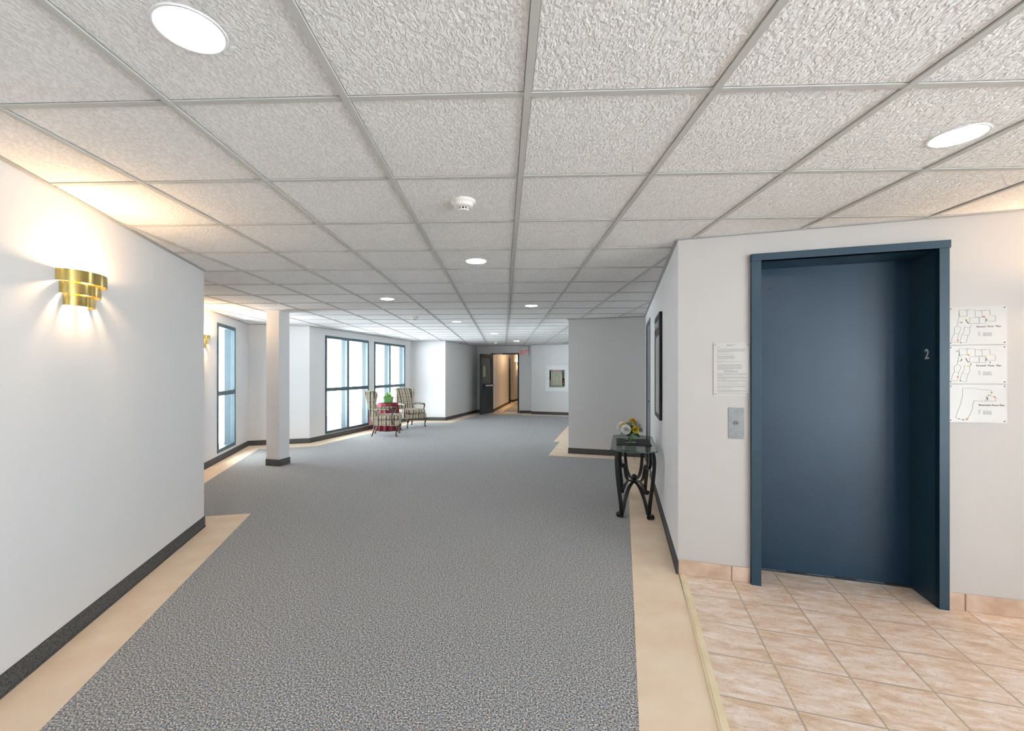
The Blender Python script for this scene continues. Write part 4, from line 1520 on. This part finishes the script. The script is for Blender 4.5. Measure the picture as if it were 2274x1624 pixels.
# ---------------------------------------------------------------- plaid wing armchairs (front is local +x)
def armchair():
    r = empty('wing_armchair')
    # seat rail and loose cushion
    bm = bmesh.new()
    v = []
    for z, g in ((0.235, 0.0), (0.250, 0.008), (0.335, 0.008), (0.350, 0.0)):
        pts = [(-0.26, -0.235 - g), (0.255, -0.295 - g), (0.285 + g, -0.26), (0.292 + g, 0), (0.285 + g, 0.26), (0.255, 0.295 + g), (-0.26, 0.235 + g)]
        v.append([bm.verts.new((x, y, z)) for x, y in pts])
    bm.faces.new(v[0]); bm.faces.new(v[-1])
    for A, B in zip(v, v[1:]):
        for i in range(len(A)):
            bm.faces.new([A[i], A[(i + 1) % len(A)], B[(i + 1) % len(A)], B[i]])
    obj('seat_rail', bm, M_PLAID, r, bevel=0.008)
    bm = bmesh.new()
    ellipsoid(bm, (0.045, 0, 0.408), (0.285, 0.275, 0.066), 36, 14, 0.42)
    obj('seat_cushion', bm, M_PLAID, r, smooth=True)
    # reclined back: inner pad and outer shell
    def lean(z):
        return -0.215 - 0.245 * (z - 0.30) ** 1.0 / 0.70 * 0.72
    bm = bmesh.new()
    rows = []
    for i in range(15):
        z = 0.32 + 0.66 * i / 14
        t = i / 14
        hw = 0.205 + 0.012 * t
        cr = 0.05 * math.sin(PI * min(1, t * 1.05)) + 0.035
        if i == 14:
            cr = 0.012
        ring = []
        xb = lean(z)
        for j in range(13):
            u = -1 + 2 * j / 12
            ring.append(bm.verts.new((xb + cr * (1 - u * u * 0.5) * (1 + 0.12 * math.cos(PI * 3 * u) * (0.3 + 0.7 * math.sin(6 * t + 1) ** 2)), u * hw, z + (0.02 * (1 - u * u) if i == 14 else 0))))
        for j in range(13):
            u = 1 - 2 * j / 12
            ring.append(bm.verts.new((xb - 0.055, u * (hw + 0.008), z + (0.02 * (1 - u * u) if i == 14 else 0))))
        rows.append(ring)
    bm.faces.new(rows[0]); bm.faces.new(rows[-1])
    for A, B in zip(rows, rows[1:]):
        for j in range(len(A)):
            k = (j + 1) % len(A)
            bm.faces.new([A[j], A[k], B[k], B[j]])
    obj('backrest', bm, M_PLAID, r, smooth=True)
    # wings
    for sy in (-1, 1):
        bm = bmesh.new()
        prof = [(-0.06, 0.33), (0.075, 0.335), (0.085, 0.42), (0.06, 0.49), (0.035, 0.56), (0.04, 0.66), (0.085, 0.78), (0.13, 0.88), (0.13, 0.94), (0.10, 0.98), (0.04, 0.992), (-0.06, 0.985)]
        ins, outs = [], []
        for dx, z in prof:
            x = lean(z) + dx
            flare = 0.010 + 0.10 * max(0, dx)
            hw = 0.213 + 0.012 * (z - 0.32) / 0.68
            ins.append(bm.verts.new((x, sy * (hw + flare - 0.012), z)))
            outs.append(bm.verts.new((x, sy * (hw + flare + 0.030), z)))
        bm.faces.new(ins); bm.faces.new(outs)
        for i in range(len(prof)):
            k = (i + 1) % len(prof)
            bm.faces.new([ins[i], ins[k], outs[k], outs[i]])
        obj('wing', bm, M_PLAID, r, bevel=0.012, seg=3)
    # arms
    for sy in (-1, 1):
        bm = bmesh.new()
        tube(bm, [(-0.235, sy * 0.255, 0.575), (-0.10, sy * 0.275, 0.590), (0.03, sy * 0.288, 0.592), (0.085, sy * 0.290, 0.588)], [0.022, 0.026, 0.027, 0.020], 12, 4, 1.1)
        arm = obj('arm_pad', bm, M_PLAID, r, smooth=True)
        bm = bmesh.new()
        tube(bm, [(0.07, sy * 0.290, 0.583), (0.14, sy * 0.295, 0.585), (0.175, sy * 0.296, 0.578), (0.185, sy * 0.297, 0.555), (0.165, sy * 0.297, 0.50), (0.145, sy * 0.298, 0.44), (0.15, sy * 0.300, 0.36), (0.16, sy * 0.300, 0.26)], [0.017, 0.022, 0.022, 0.018, 0.014, 0.015, 0.019, 0.02], 10, 5)
        obj('arm_post', bm, M_WOOD, r, smooth=True)
    for sy in (-1, 1):
        bm = bmesh.new()
        tube(bm, [(0.245, sy * 0.25, 0.245), (0.268, sy * 0.268, 0.205), (0.262, sy * 0.266, 0.15), (0.240, sy * 0.266, 0.08), (0.238, sy * 0.270, 0.035), (0.255, sy * 0.278, 0.016), (0.268, sy * 0.284, 0.012)], [0.035, 0.032, 0.021, 0.014, 0.014, 0.021, 0.012], 10, 4)
        obj('front_leg', bm, M_WOOD, r, smooth=True)
        bm = bmesh.new()
        tube(bm, [(-0.225, sy * 0.205, 0.245), (-0.24, sy * 0.208, 0.16), (-0.27, sy * 0.215, 0.07), (-0.295, sy * 0.222, 0.008)], [0.022, 0.019, 0.017, 0.017], 8, 4)
        obj('rear_leg', bm, M_WOOD, r, smooth=True)
    return r
ch1 = armchair()
ch1.location = (-2.600, 9.735, 0)
ch1.rotation_euler = (0, 0, math.radians(7))
tag(ch1, 'plaid wing armchair seen from its side, in front of the crimson table', 'armchair', 'plaid wing armchairs by the window')
ch2 = ch1.copy()
C.objects.link(ch2)
for c in list(ch1.children):
    d = c.copy()
    C.objects.link(d)
    d.parent = ch2
ch2.location = (-2.375, 11.262, 0)
ch2.rotation_euler = (0, 0, math.radians(-44))
ch2['label'] = 'plaid wing armchair facing the room, beyond the crimson table'
